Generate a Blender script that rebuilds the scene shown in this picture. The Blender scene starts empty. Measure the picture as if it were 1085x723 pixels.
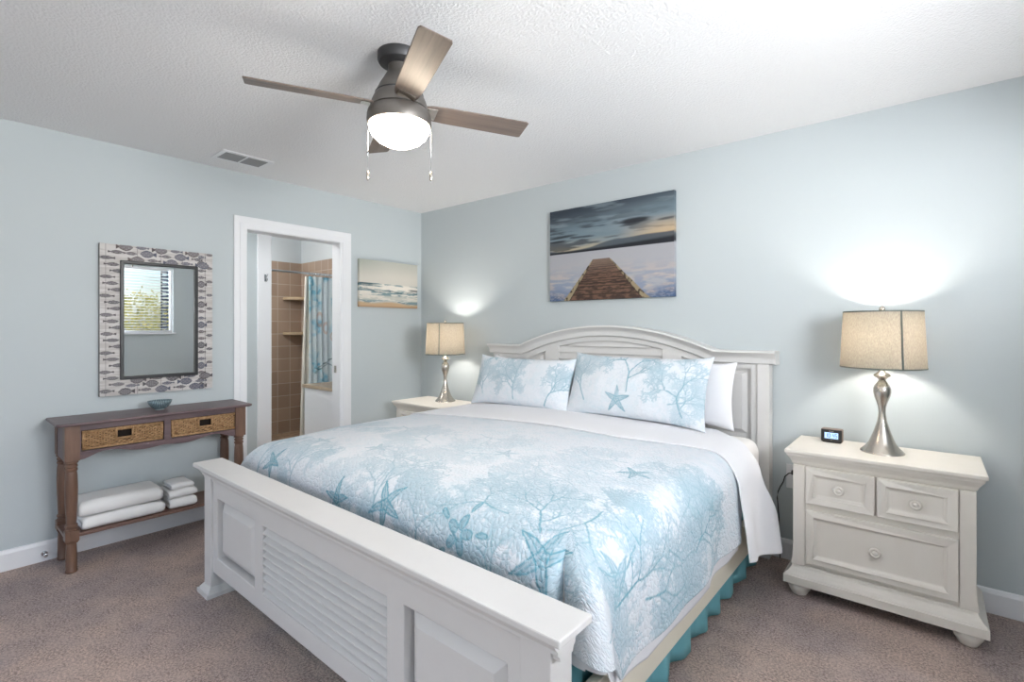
import bpy, bmesh, math, random
import numpy as np
from mathutils import Vector, Matrix, noise as mnoise
from mathutils.geometry import tessellate_polygon
random.seed(7); rng = np.random.default_rng(7)
SC = bpy.context.scene; COL = SC.collection
PI = math.pi

# ------------------------------------------------------------ camera
cam_d = bpy.data.cameras.new('camera'); cam = bpy.data.objects.new('camera', cam_d); COL.objects.link(cam)
cam_d.sensor_width = 36.0; cam_d.lens = 528/1085*36.0
cam_d.shift_y = -(361.5-348)/1085      # level camera, lens shifted
cam.location = (3.83, -3.18, 1.31)
cam.rotation_euler = (PI/2, 0, math.atan2(.642, .766))
cam_d.clip_start = .02
SC.camera = cam
# ------------------------------------------------------------ world, light, exposure
SC.view_settings.view_transform = 'Standard'; SC.view_settings.look = 'None'
SC.view_settings.gamma = 1.0; SC.view_settings.use_curve_mapping = False
SC.view_settings.exposure = 0.19
W = bpy.data.worlds.new('sky'); SC.world = W; W.use_nodes = True
nt = W.node_tree; nt.nodes.clear()
wo = nt.nodes.new('ShaderNodeOutputWorld'); wb = nt.nodes.new('ShaderNodeBackground'); sk = nt.nodes.new('ShaderNodeTexSky')
sk.sky_type = 'NISHITA'; sk.sun_elevation = math.radians(50); sk.sun_rotation = math.radians(200); sk.sun_disc = False
sk.air_density = 1.0; sk.dust_density = 2.0; sk.ozone_density = 1.0
wb.inputs['Strength'].default_value = .26
nt.links.new(sk.outputs[0], wb.inputs[0]); nt.links.new(wb.outputs[0], wo.inputs[0])
def area(name, loc, rot, sx, sy, power, color=(1,1,1), portal=False):
    d = bpy.data.lights.new(name, 'AREA'); d.shape = 'RECTANGLE'; d.size = sx; d.size_y = sy
    d.energy = power; d.color = color
    o = bpy.data.objects.new(name, d); COL.objects.link(o); o.location = loc; o.rotation_euler = rot
    if portal: d.cycles.is_portal = True
    return o
RX = -5.2; EX = 4.62     # front wall y, right wall x
DAY = (.97, .985, 1.0)
area('daylight_right_window', (EX+.24, -2.05, 1.72), (0, PI/2+.15, 0), .85, 1.0, 118, DAY)       # +x window, shining towards -x
area('added_fill_right_rear', (EX+.26, -4.35, 1.30), (0, PI/2+.35, 0), 1.8, 1.3, 15, DAY)  # added fill outside an invented window, tilted up to brighten the ceiling
area('added_fill_front', (1.9, RX-.27, 1.30), (-PI/2-.5, 0, PI), 3.0, 1.8, 1.5, DAY)  # added fill from behind the camera, angled up through an invented window
SUN = bpy.data.lights.new('sun', 'SUN'); SUN.energy = 4.0; SUN.angle = math.radians(1.0); SUN.color = (1, .95, .85)
so = bpy.data.objects.new('sun', SUN); COL.objects.link(so); so.rotation_euler = (math.radians(40), 0, math.radians(170))
FAN_E = 32.0; LAMP_W = 17.0; BATH_W = 17

# ------------------------------------------------------------ materials
def lin(c):
    c = np.asarray(c, float)/255.0
    return np.where(c <= .04045, c/12.92, ((c+.055)/1.055)**2.4)
def L3(*c): return tuple(float(v) for v in lin(c))
MATS = {}
def mat(name, rgb, rough=.5, metal=0., var=0., vscale=(8,8,8), rgb2=None, bump=0., bscale=60., bdist=.002, spec=.5,
        emit=None, estr=0., attr=None, voronoi=None, uvmap=None, coat=0., detail=4.):
    m = bpy.data.materials.new(name); m.use_nodes = True; n = m.node_tree.nodes; l = m.node_tree.links
    b = n['Principled BSDF']; b.inputs['Roughness'].default_value = rough; b.inputs['Metallic'].default_value = metal
    b.inputs['Specular IOR Level'].default_value = spec; b.inputs['Coat Weight'].default_value = coat
    col = L3(*rgb) + (1,)
    b.inputs['Base Color'].default_value = col
    tc = n.new('ShaderNodeTexCoord')
    if attr:
        a = n.new('ShaderNodeAttribute'); a.attribute_name = attr; l.new(a.outputs['Color'], b.inputs['Base Color'])
    elif rgb2 is not None:
        mp = n.new('ShaderNodeMapping'); mp.inputs['Scale'].default_value = vscale
        t = n.new('ShaderNodeTexNoise'); t.inputs['Scale'].default_value = 1; t.inputs['Detail'].default_value = detail; t.inputs['Roughness'].default_value = .6
        r = n.new('ShaderNodeValToRGB'); r.color_ramp.elements[0].position = .5-.5*max(.05, 1-var); r.color_ramp.elements[1].position = .5+.5*max(.05, 1-var)
        r.color_ramp.elements[0].color = col; r.color_ramp.elements[1].color = L3(*rgb2) + (1,)
        l.new(tc.outputs['Object'], mp.inputs[0]); l.new(mp.outputs[0], t.inputs['Vector']); l.new(t.outputs['Fac'], r.inputs[0]); l.new(r.outputs[0], b.inputs['Base Color'])
    if bump:
        bp = n.new('ShaderNodeBump'); bp.inputs['Strength'].default_value = bump; bp.inputs['Distance'].default_value = bdist
        if voronoi:
            t = n.new('ShaderNodeTexVoronoi'); t.feature = voronoi; t.inputs['Scale'].default_value = bscale
            nz = n.new('ShaderNodeTexNoise'); nz.inputs['Scale'].default_value = bscale*.35; nz.inputs['Detail'].default_value = 1
            mx = n.new('ShaderNodeMix'); mx.data_type = 'VECTOR'; mx.inputs['Factor'].default_value = .03
            src = tc.outputs['UV'] if uvmap else tc.outputs['Object']
            l.new(src, nz.inputs['Vector']); l.new(src, mx.inputs[4]); l.new(nz.outputs['Color'], mx.inputs[5]); l.new(mx.outputs[1], t.inputs['Vector'])
            rr = n.new('ShaderNodeMath'); rr.operation = 'POWER'; rr.inputs[1].default_value = .5
            l.new(t.outputs['Distance'], rr.inputs[0]); l.new(rr.outputs[0], bp.inputs['Height'])
        else:
            t = n.new('ShaderNodeTexNoise'); t.inputs['Scale'].default_value = bscale; t.inputs['Detail'].default_value = 3
            l.new(tc.outputs['Object'], t.inputs['Vector']); l.new(t.outputs['Fac'], bp.inputs['Height'])
        l.new(bp.outputs[0], b.inputs['Normal'])
    if emit:
        b.inputs['Emission Color'].default_value = L3(*emit) + (1,); b.inputs['Emission Strength'].default_value = estr
    MATS[name] = m
    return m
M_wall = mat('wall_paint', (192,200,203), .62, bump=.12, bscale=220, bdist=.001)
M_wallb = mat('bath_wall_paint', (214,222,226), .6)
M_ceil = mat('ceiling_texture', (238,238,239), .8, bump=.55, bscale=95, bdist=.009)
M_trim = mat('trim_white', (236,237,240), .4)
M_cream = mat('painted_cream', (221,215,205), .38, rgb2=(229,224,216), vscale=(14,14,3), bump=.05, bscale=90)
M_bedw = mat('painted_bed_white', (215,214,213), .36, rgb2=(222,221,220), vscale=(10,10,10), bump=.04, bscale=90)
M_rail = mat('painted_rail_cream', (236,230,214), .42)
M_white = mat('cotton_white', (238,238,242), .85, bump=.25, bscale=35, bdist=.004)
M_fitted = mat('fitted_sheet', (240,238,236), .85, bump=.15, bscale=14, bdist=.01)
M_towel = mat('terry_white', (243,243,243), .95, bump=.6, bscale=420, bdist=.003)
M_nickel = mat('brushed_nickel', (200,192,182), .27, 1.0)
M_fanmetal = mat('fan_pewter', (126,122,118), .42, .75)
M_fandark = mat('fan_dark_metal', (72,72,74), .5, .6)
M_chrome = mat('chrome', (215,218,222), .15, 1.0)
M_black = mat('black_satin', (26,27,30), .35)
M_mirror = mat('mirror_glass', (238,240,240), .012, 1.0)
M_blade = mat('blade_wood', (92,80,74), .42, rgb2=(126,112,103), vscale=(3,60,60), var=.45, bump=.1, bscale=80)
M_console = mat('console_stain', (78,64,70), .38, rgb2=(120,98,98), vscale=(45,4,45), var=.4, bump=.12, bscale=60)
M_cleg = mat('console_leg_stain', (86,62,52), .4, rgb2=(128,98,80), vscale=(40,40,5), var=.4, bump=.12, bscale=60)
M_shelf = mat('console_shelf_stain', (104,78,70), .42, rgb2=(132,104,92), vscale=(45,4,45), var=.4)
M_wick = mat('wicker', (128,92,58), .6, rgb2=(196,160,118), vscale=(60,60,60), var=.5)
M_wickshade = mat('wicker_gap_shade', (34,26,22), .9)  # near-black colour paints in the shade behind the weave gaps
M_skirt = mat('bed_skirt_teal', (104,170,182), .75, rgb2=(122,186,196), vscale=(6,6,6))
M_carpet = mat('carpet_taupe', (112,97,94), .96, rgb2=(158,138,132), vscale=(1,1,1), bump=.9, bscale=260, bdist=.012, spec=.1)
def carpet_nodes():
    n = M_carpet.node_tree.nodes; l = M_carpet.node_tree.links; b = n['Principled BSDF']
    tc = n.new('ShaderNodeTexCoord')
    def nz(scale, det, rough=.6):
        t = n.new('ShaderNodeTexNoise'); t.inputs['Scale'].default_value = scale; t.inputs['Detail'].default_value = det; t.inputs['Roughness'].default_value = rough
        l.new(tc.outputs['Object'], t.inputs['Vector']); return t.outputs['Fac']
    def ramp(src, p0, p1):
        r = n.new('ShaderNodeMapRange'); r.inputs[1].default_value = p0; r.inputs[2].default_value = p1; l.new(src, r.inputs[0]); return r.outputs[0]
    def mix(f, a, bb):
        m = n.new('ShaderNodeMix'); m.data_type = 'RGBA'; l.new(f, m.inputs[0])
        for k, v in ((6, a), (7, bb)):
            if isinstance(v, tuple): m.inputs[k].default_value = v + (1,)
            else: l.new(v, m.inputs[k])
        return m.outputs[2]
    fine = ramp(nz(110, 4, .8), .42, .58); big = ramp(nz(2.3, 2), .38, .62); mid = ramp(nz(11, 3), .40, .62)
    c1 = mix(big, L3(140,126,124), L3(164,144,136)); c2 = mix(big, L3(206,190,186), L3(232,210,198))
    c = mix(fine, c1, c2); c = mix(mid, c, c2)
    mm = n.new('ShaderNodeMix'); mm.data_type = 'RGBA'; mm.inputs[0].default_value = .35; l.new(mix(fine, c1, c2), mm.inputs[6]); l.new(c, mm.inputs[7])
    l.new(mm.outputs[2], b.inputs['Base Color'])
carpet_nodes()
def tile_mat(name, c1, c2, grout, size, mortar=.006, axes='yz'):
    m = mat(name, c1, .35); n = m.node_tree.nodes; l = m.node_tree.links; b = n['Principled BSDF']
    g = n.new('ShaderNodeNewGeometry'); sx = n.new('ShaderNodeSeparateXYZ'); cb = n.new('ShaderNodeCombineXYZ')
    l.new(g.outputs['Position'], sx.inputs[0])
    l.new(sx.outputs['XYZ'.index(axes[0].upper())], cb.inputs[0]); l.new(sx.outputs['XYZ'.index(axes[1].upper())], cb.inputs[1])
    br = n.new('ShaderNodeTexBrick'); br.offset = 0; br.squash = 1
    br.inputs['Color1'].default_value = L3(*c1)+(1,); br.inputs['Color2'].default_value = L3(*c2)+(1,); br.inputs['Mortar'].default_value = L3(*grout)+(1,)
    br.inputs['Scale'].default_value = 1; br.inputs['Mortar Size'].default_value = mortar/2; br.inputs['Mortar Smooth'].default_value = .1
    br.inputs['Brick Width'].default_value = size; br.inputs['Row Height'].default_value = size
    l.new(cb.outputs[0], br.inputs['Vector']); l.new(br.outputs['Color'], b.inputs['Base Color'])
    return m
M_tile_yz = tile_mat('shower_tile_a', (160,140,124), (176,156,138), (204,196,186), .155, axes='yz')
M_tile_xz = tile_mat('shower_tile_b', (160,140,124), (176,156,138), (204,196,186), .155, axes='xz')
M_mosaic = tile_mat('mosaic_floor', (140,112,88), (176,150,122), (190,176,158), .05, .004, axes='xy')
def glass_mat():
    m = bpy.data.materials.new('window_glass'); m.use_nodes = True; n = m.node_tree.nodes; l = m.node_tree.links; n.clear()
    o = n.new('ShaderNodeOutputMaterial'); t = n.new('ShaderNodeBsdfTransparent'); g = n.new('ShaderNodeBsdfGlossy'); g.inputs['Roughness'].default_value = .01
    x = n.new('ShaderNodeMixShader'); x.inputs[0].default_value = .06
    l.new(t.outputs[0], x.inputs[1]); l.new(g.outputs[0], x.inputs[2]); l.new(x.outputs[0], o.inputs[0]); return m
M_glass = glass_mat()
def shade_mat(name, col, tcol, fac):
    m = bpy.data.materials.new(name); m.use_nodes = True; n = m.node_tree.nodes; l = m.node_tree.links; n.clear()
    o = n.new('ShaderNodeOutputMaterial'); d = n.new('ShaderNodeBsdfDiffuse'); t = n.new('ShaderNodeBsdfTranslucent'); x = n.new('ShaderNodeMixShader')
    tc = n.new('ShaderNodeTexCoord'); nz = n.new('ShaderNodeTexNoise'); nz.inputs['Scale'].default_value = 260; nz.inputs['Detail'].default_value = 2
    mp = n.new('ShaderNodeMapping'); mp.inputs['Scale'].default_value = (1,1,.35)
    l.new(tc.outputs['Object'], mp.inputs[0]); l.new(mp.outputs[0], nz.inputs['Vector'])
    def cm(c):
        m2 = n.new('ShaderNodeMix'); m2.data_type = 'RGBA'; l.new(nz.outputs['Fac'], m2.inputs[0])
        k = L3(*c); m2.inputs[6].default_value = tuple(v*.65 for v in k)+(1,); m2.inputs[7].default_value = tuple(min(1, v*1.3) for v in k)+(1,); return m2.outputs[2]
    l.new(cm(col), d.inputs[0]); l.new(cm(tcol), t.inputs[0])
    x.inputs[0].default_value = fac
    l.new(d.outputs[0], x.inputs[1]); l.new(t.outputs[0], x.inputs[2]); l.new(x.outputs[0], o.inputs[0]); return m
M_shade = shade_mat('lamp_shade_linen', (150,154,150), (112,102,88), .5)
M_shadetrim = mat('lamp_shade_trim', (78,88,86), .8)
M_bulb = mat('bulb_lit', (255,240,220), .5, emit=(255,226,190), estr=14)
M_globe = mat('globe_lit', (255,250,240), .4, emit=(255,238,214), estr=FAN_E)
M_print = mat('printed_canvas', (200,200,200), .55, attr='print', bump=.05, bscale=500)
M_fish = mat('fish_print_wood', (200,200,200), .55, attr='print')
M_quilt = mat('quilt_print', (225,230,236), .85, attr='print', bump=1.0, bscale=52, bdist=.0045, voronoi='DISTANCE_TO_EDGE', uvmap=True)
M_sham = mat('sham_print', (225,230,236), .85, attr='print', bump=.9, bscale=58, bdist=.0035, voronoi='DISTANCE_TO_EDGE', uvmap=True)
M_curtain = mat('shower_curtain_print', (225,230,236), .7, attr='print')
M_liner = mat('curtain_liner', (232,228,218), .7)

# ------------------------------------------------------------ mesh helpers
def origin(o):
    v = Vector((0,0,0))
    while o is not None: v += o.location; o = o.parent
    return v
class B:
    def __init__(s): s.v = []; s.f = []
    def add(s, vs, fs):
        k = len(s.v); s.v += [tuple(p) for p in vs]; s.f += [tuple(i+k for i in f) for f in fs]; return s
    def box(s, x0, x1, y0, y1, z0, z1):
        return s.add([(x0,y0,z0),(x1,y0,z0),(x1,y1,z0),(x0,y1,z0),(x0,y0,z1),(x1,y0,z1),(x1,y1,z1),(x0,y1,z1)],
                     [(0,3,2,1),(4,5,6,7),(0,1,5,4),(1,2,6,5),(2,3,7,6),(3,0,4,7)])
    def prism(s, loops, axis, a, b):      # loops: outer (+ holes) of 2-D points; axis: extrusion axis
        if not isinstance(loops[0][0], (tuple, list)): loops = [loops]
        def P(p, w):
            return {'y': (p[0], w, p[1]), 'x': (w, p[0], p[1]), 'z': (p[0], p[1], w)}[axis]
        tris = tessellate_polygon([[Vector((p[0], p[1], 0)) for p in lp] for lp in loops])
        flat = [p for lp in loops for p in lp]; n = len(flat)
        vs = [P(p, a) for p in flat] + [P(p, b) for p in flat]
        fs = [tuple(t) for t in tris] + [tuple(i+n for i in reversed(t)) for t in tris]
        k = 0
        for lp in loops:
            m = len(lp)
            for i in range(m):
                j = (i+1) % m; fs.append((k+i, k+j, k+j+n, k+i+n))
            k += m
        return s.add(vs, fs)
    def frustum(s, r0, z0, r1, z1):       # r = (x0,x1,y0,y1)
        a, b = r0, r1
        return s.add([(a[0],a[2],z0),(a[1],a[2],z0),(a[1],a[3],z0),(a[0],a[3],z0),(b[0],b[2],z1),(b[1],b[2],z1),(b[1],b[3],z1),(b[0],b[3],z1)],
                     [(0,3,2,1),(4,5,6,7),(0,1,5,4),(1,2,6,5),(2,3,7,6),(3,0,4,7)])
    def lathe(s, prof, c, seg=32, cap=True):
        vs = []; fs = []; n = len(prof)
        for r, z in prof:
            for k in range(seg):
                a = 2*PI*k/seg; vs.append((c[0]+r*math.cos(a), c[1]+r*math.sin(a), c[2]+z))
        for i in range(n-1):
            for k in range(seg):
                k2 = (k+1) % seg; fs.append((i*seg+k, i*seg+k2, (i+1)*seg+k2, (i+1)*seg+k))
        if cap:
            fs.append(tuple(reversed(range(seg)))); fs.append(tuple((n-1)*seg+k for k in range(seg)))
        return s.add(vs, fs)
    def lathe_y(s, prof, c, seg=24):      # axis along -y
        t = B().lathe(prof, (0,0,0), seg)
        return s.add([(c[0]+p[0], c[1]-p[2], c[2]+p[1]) for p in t.v], t.f)
    def tube(s, pts, r, seg=8):
        pts = [Vector(p) for p in pts]; vs = []; fs = []; n = len(pts)
        rr = r if isinstance(r, (list, tuple)) else [r]*n
        for i, p in enumerate(pts):
            d = (pts[min(i+1, n-1)]-pts[max(i-1, 0)]).normalized()
            u = d.cross(Vector((0,0,1)))
            if u.length < .1: u = d.cross(Vector((1,0,0)))
            u.normalize(); w = d.cross(u)
            for k in range(seg):
                a = 2*PI*k/seg; vs.append(p + (u*math.cos(a)+w*math.sin(a))*rr[i])
        for i in range(n-1):
            for k in range(seg):
                k2 = (k+1) % seg; fs.append((i*seg+k, i*seg+k2, (i+1)*seg+k2, (i+1)*seg+k))
        fs.append(tuple(reversed(range(seg)))); fs.append(tuple((n-1)*seg+k for k in range(seg)))
        return s.add(vs, fs)
    def sweep(s, path, prof, up=(0,0,1)):  # path of (x,z); prof of (dn, y): dn along the path's normal (down is negative)
        n = len(path); m = len(prof); vs = []; fs = []
        for i in range(n):
            a = Vector(path[max(i-1,0)]); b = Vector(path[min(i+1,n-1)]); d = (b-a).normalized(); nn = Vector((-d[1], d[0]))
            for dn, y in prof: vs.append((path[i][0]+nn[0]*dn, y, path[i][1]+nn[1]*dn))
        for i in range(n-1):
            for k in range(m):
                k2 = (k+1) % m; fs.append((i*m+k, (i+1)*m+k, (i+1)*m+k2, i*m+k2))
        fs.append(tuple(range(m))); fs.append(tuple(reversed([(n-1)*m+k for k in range(m)])))
        return s.add(vs, fs)
    def build(s, name, m, parent=None, smooth=False, bevel=0., seg=2, auto=None, fix=True):
        me = bpy.data.meshes.new(name); o0 = origin(parent) if parent is not None else Vector((0,0,0))
        me.from_pydata([tuple(Vector(p)-o0) for p in s.v], [], s.f); me.update()
        if fix:
            bm = bmesh.new(); bm.from_mesh(me); bmesh.ops.remove_doubles(bm, verts=bm.verts, dist=1e-5); bmesh.ops.recalc_face_normals(bm, faces=bm.faces); bm.to_mesh(me); bm.free()
        o = bpy.data.objects.new(name, me); COL.objects.link(o); o.data.materials.append(m)
        if parent is not None: o.parent = parent
        if smooth: me.polygons.foreach_set('use_smooth', [True]*len(me.polygons))
        if auto:
            me.polygons.foreach_set('use_smooth', [True]*len(me.polygons)); me.set_sharp_from_angle(angle=math.radians(auto))
        if bevel:
            md = o.modifiers.new('bevel', 'BEVEL'); md.width = bevel; md.segments = seg; md.limit_method = 'ANGLE'; md.angle_limit = math.radians(40); md.harden_normals = False
        return o
def tag(o, label, cat, group=None, kind=None):
    if label: o['label'] = label
    if cat: o['category'] = cat
    if group: o['group'] = group
    if kind: o['kind'] = kind
    return o
def thing(name, loc, label, cat, group=None):
    o = bpy.data.objects.new(name, None); COL.objects.link(o); o.location = loc; o.empty_display_size = .1
    return tag(o, label, cat, group)
def struct(o, label=None):
    o['kind'] = 'structure'
    if label: o['label'] = label
    return o
def copy_tree(o, parent=None):
    c = o.copy(); COL.objects.link(c); c.parent = parent
    for ch in list(o.children): copy_tree(ch, c)
    return c
def grid_obj(name, P, m, parent=None, colors=None, uv=None, closed=False, smooth=True, thick=0., extra=None, flip=False):
    nv, nu = P.shape[:2]; o0 = np.array(origin(parent)) if parent is not None else np.zeros(3)
    V = (P.reshape(-1,3)-o0)
    i, j = np.meshgrid(np.arange(nv-1), np.arange(nu-1), indexing='ij'); a = (i*nu+j).ravel()
    F = np.stack([a, a+1, a+nu+1, a+nu], 1)
    if flip: F = F[:, ::-1]
    Fl = F.tolist(); C = colors.reshape(-1,3) if colors is not None else None
    if extra is not None:
        ev, ef, ec = extra; k = len(V); V = np.vstack([V, np.array(ev)-o0]); Fl += [[q+k for q in f] for f in ef]
        if C is not None: C = np.vstack([C, np.array(ec)])
    me = bpy.data.meshes.new(name); me.from_pydata(V.tolist(), [], Fl); me.update()
    if colors is not None:
        at = me.color_attributes.new('print', 'FLOAT_COLOR', 'POINT')
        at.data.foreach_set('color', np.hstack([C, np.ones((len(C),1))]).astype(np.float32).ravel())
    if uv is not None:
        ul = me.uv_layers.new(name='uv'); U = uv.reshape(-1,2)
        if extra is not None: U = np.vstack([U, np.zeros((len(V)-len(U),2))])
        li = np.empty(len(me.loops), np.int32); me.loops.foreach_get('vertex_index', li); ul.data.foreach_set('uv', U[li].astype(np.float32).ravel())
    if smooth: me.polygons.foreach_set('use_smooth', [True]*len(me.polygons))
    o = bpy.data.objects.new(name, me); COL.objects.link(o); me.materials.append(m)
    if parent is not None: o.parent = parent
    if thick:
        md = o.modifiers.new('thickness', 'SOLIDIFY'); md.thickness = thick; md.offset = -1
    return o
def sstep(a, b, x):
    t = np.clip((x-a)/(b-a), 0, 1); return t*t*(3-2*t)
def fnoise(X, Y, scale, seed=0, octs=3):          # cheap smooth value noise on arrays
    out = np.zeros_like(X, float); amp = 1; tot = 0
    for o in range(octs):
        r = np.random.default_rng(seed+o*17); T = r.random((64,64)); x = X*scale*2**o; y = Y*scale*2**o
        xi = np.floor(x).astype(int); yi = np.floor(y).astype(int); fx = x-xi; fy = y-yi; fx = fx*fx*(3-2*fx); fy = fy*fy*(3-2*fy)
        g = lambda a, b: T[a % 64, b % 64]
        out += amp*((g(xi,yi)*(1-fx)+g(xi+1,yi)*fx)*(1-fy)+(g(xi,yi+1)*(1-fx)+g(xi+1,yi+1)*fx)*fy); tot += amp; amp *= .5
    return out/tot

# ------------------------------------------------------------ room shell
H = 2.44
floor = struct(B().box(-.11, EX+.15, RX-.15, .12, -.08, 0).build('floor', M_carpet), 'taupe cut pile carpet')
struct(B().box(-.11, EX+.15, RX-.15, .12, H, H+.08).build('ceiling', M_ceil), 'white textured ceiling')
DY0, DY1, DZ = -1.655, -.88, 2.05
struct(B().prism([[(RX-.15,0),(DY0,0),(DY0,DZ),(DY1,DZ),(DY1,0),(.12,0),(.12,H),(RX-.15,H)]], 'x', -.11, 0).build('wall_left', M_wall))
struct(B().box(0, EX+.15, 0, .12, 0, H).build('wall_back', M_wall))
wy0, wy1, wz0, wz1 = -2.62, -.80, 1.25, 2.17
def rect(a, b, c, d): return [(a,c),(b,c),(b,d),(a,d)]
struct(B().prism([rect(RX-.15,0,0,H), rect(wy0,wy1,wz0,wz1), rect(-5.02,-3.68,.38,2.3)], 'x', EX, EX+.15).build('wall_right', M_wall))
struct(B().prism([rect(0,EX,0,H), rect(.38,3.42,.38,2.3)], 'y', RX-.15, RX).build('wall_front', M_wall))
bb = lambda pts, ax, a, b: B().prism([pts], ax, a, b)
prof = [(0,0),(.016,0),(.016,.092),(.010,.108),(.004,.112),(0,.112)]
def baseboard(name, axis, w0, a, b, sgn):
    b_ = B(); P = [(w0+sgn*p[0], p[1]) for p in prof]
    b_.prism([P], axis, a, b); return struct(b_.build(name, M_trim, bevel=.002))
baseboard('baseboard_left', 'y', 0, RX, DY0-.065, 1)
baseboard('baseboard_left.001', 'y', 0, DY1+.1, 0, 1)
baseboard('baseboard_back', 'x', 0, .016, EX, -1)
baseboard('baseboard_right', 'y', EX, RX, 0, -1)
baseboard('baseboard_front', 'x', RX, .016, EX-.016, 1)
# door casing and jamb
d1 = B()
cas = [[(DY0-.068,0),(DY0-.068,DZ+.075),(DY1+.1,DZ+.075),(DY1+.1,0),(DY1+.012,0),(DY1+.012,DZ-.0),(DY0-.0,DZ-.0),(DY0-.0,0)]]
d1.prism(cas, 'x', 0, .014)
o = struct(d1.build('trim_1', M_trim, bevel=.004), 'white door casing')
d2 = B().prism([[(DY0-.03,0),(DY0-.03,DZ+.03),(DY1+.05,DZ+.03),(DY1+.05,0),(DY1+.018,0),(DY1+.018,DZ-.012),(DY0+.018,DZ-.012),(DY0+.018,0)]], 'x', .012, .020)
d2.prism([[(DY0-.0,0),(DY0-.0,DZ),(DY1+.012,DZ),(DY1+.012,0),(DY1-.006,0),(DY1-.006,DZ-.018),(DY0+.018,DZ-.018),(DY0+.018,0)]], 'x', -.115, .014)
dj = struct(d2.build('door_1', M_trim, bevel=.003), 'white door jamb and casing of the bathroom doorway')
sp = B().box(-.075,-.045, DY1-.010, DY1-.005, .93, .99).box(-.066,-.054, DY1-.0115, DY1-.009, .945, .975)
o = sp.build('strike_plate', M_nickel, dj); o['label'] = 'small metal strike plate'

# windows
def window(n, axis, w, u0, u1, z0, z1, mull, flip):
    b = B(); t0, t1 = w+flip*.03, w+flip*.09
    lo, hi = min(t0,t1), max(t0,t1)
    holes = []; k = mull+1; wd = (u1-u0)/k
    for i in range(k): holes.append(rect(u0+i*wd+.03, u0+(i+1)*wd-.03, z0+.03, z1-.03))
    b.prism([rect(u0,u1,z0,z1)]+holes, axis, lo, hi)
    o = struct(b.build('window_%d' % n, M_trim, bevel=.003)); mid = w+flip*.07
    g = B()
    if axis == 'x': g.box(mid-.002, mid+.002, u0+.02, u1-.02, z0+.02, z1-.02)
    else: g.box(u0+.02, u1-.02, mid-.002, mid+.002, z0+.02, z1-.02)
    g.build('pane', M_glass, o); return o
w1 = window(1, 'x', EX, wy0, wy1, wz0, wz1, 0, 1)
window(2, 'x', EX, -5.02, -3.68, .38, 2.3, 0, 1)  # unseen window, added as an opening for the right-rear fill
window(3, 'y', RX, .38, 3.42, .38, 2.3, 1, -1)  # unseen window, put in to bring light from behind the camera
B().box(EX-.035, EX+.03, wy0-.03, wy1+.03, wz0-.025, wz0).build('window_sill', M_trim, w1, bevel=.004)
# blind hanging in window 1
bl = thing('window_blind', (EX-.02, -1.74, 2.14), 'white horizontal slat blind, lowered in the window seen in the mirror', 'blind')
B().box(EX-.045, EX+.0, wy0+.06, -.885, 2.125, 2.165).build('head_rail', M_trim, bl, bevel=.003)
for k in range(21):
    z = 2.10-k*.040
    s_ = B().add([(EX-.040,wy0+.07,z+.003),(EX-.006,wy0+.07,z-.003),(EX-.006,-.89,z-.003),(EX-.040,-.89,z+.003),
                  (EX-.040,wy0+.07,z+.0052),(EX-.006,wy0+.07,z-.0008),(EX-.006,-.89,z-.0008),(EX-.040,-.89,z+.0052)],
                 [(0,3,2,1),(4,5,6,7),(0,1,5,4),(1,2,6,5),(2,3,7,6),(3,0,4,7)])
    s_.build('slat', M_trim, bl)
for y in (-1.15,-2.2): B().tube([(EX-.023,y,2.13),(EX-.023,y,1.28)], .0012, 6).build('ladder_cord', M_trim, bl)
# shutter outside window 1
sh = thing('window_shutter', (EX+.2,-.80,1.2), 'dark navy louvered shutter outside the window seen in the mirror', 'shutter')
M_navy = mat('shutter_navy', (38,46,62), .5); M_navy2 = mat('shutter_slat', (70,84,112), .5)
B().prism([rect(-.90,-.66,1.15,2.25), rect(-.885,-.68,1.19,2.21)], 'x', EX+.17, EX+.20).build('frame', M_navy, sh, bevel=.002)
b = B()
for k in range(18): b.box(EX+.175, EX+.195, -.89,-.675, 1.195+k*.057, 1.195+k*.057+.034)
b.build('louvers', M_navy2, sh)
# outdoors
M_ground = mat('lawn', (120,128,84), .95, rgb2=(150,146,104), vscale=(2,2,2))
struct(B().box(EX+.15, 16, -12, 8, -.3, -.02).build('ground', M_ground))
M_leaf = mat('leaf', (128,140,52), .6, rgb2=(206,190,96), vscale=(9,9,9), var=.5)
M_bark = mat('bark', (96,80,62), .9)
bush = thing('leafy_tree', (8.1,-.3,-.02), 'yellow-green leafy tree outdoors, seen reflected in the fish-frame mirror', 'tree')
b = B().tube([(8.1,-.3,-.02),(8.12,-.28,.7),(8.05,-.3,1.4)], [.09,.07,.03], 8)
b.build('trunk', M_bark, bush)
b = B(); r_ = random.Random(3)
for k in range(5200):
    th = r_.random()*2*PI; ph = math.acos(2*r_.random()-1); q = .72+.28*r_.random()
    if k % 3 == 0: q *= r_.random()**.4
    lump = 1+.16*math.sin(3*th+1)*math.sin(2*ph)+.1*math.sin(7*th)
    c = Vector((8.1+1.25*q*lump*math.sin(ph)*math.cos(th), -.35+1.5*q*lump*math.sin(ph)*math.sin(th), 1.05+.98*q*lump*math.cos(ph)))
    d = Vector((r_.uniform(-1,1), r_.uniform(-1,1), r_.uniform(-.6,1))).normalized(); e = d.orthogonal().normalized(); L_ = .05+.05*r_.random(); w_ = L_*.35
    b.add([c, c+d*L_*.5+e*w_, c+d*L_, c+d*L_*.5-e*w_], [(0,1,2,3)])
b.build('foliage', M_leaf, bush, fix=False)

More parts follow.
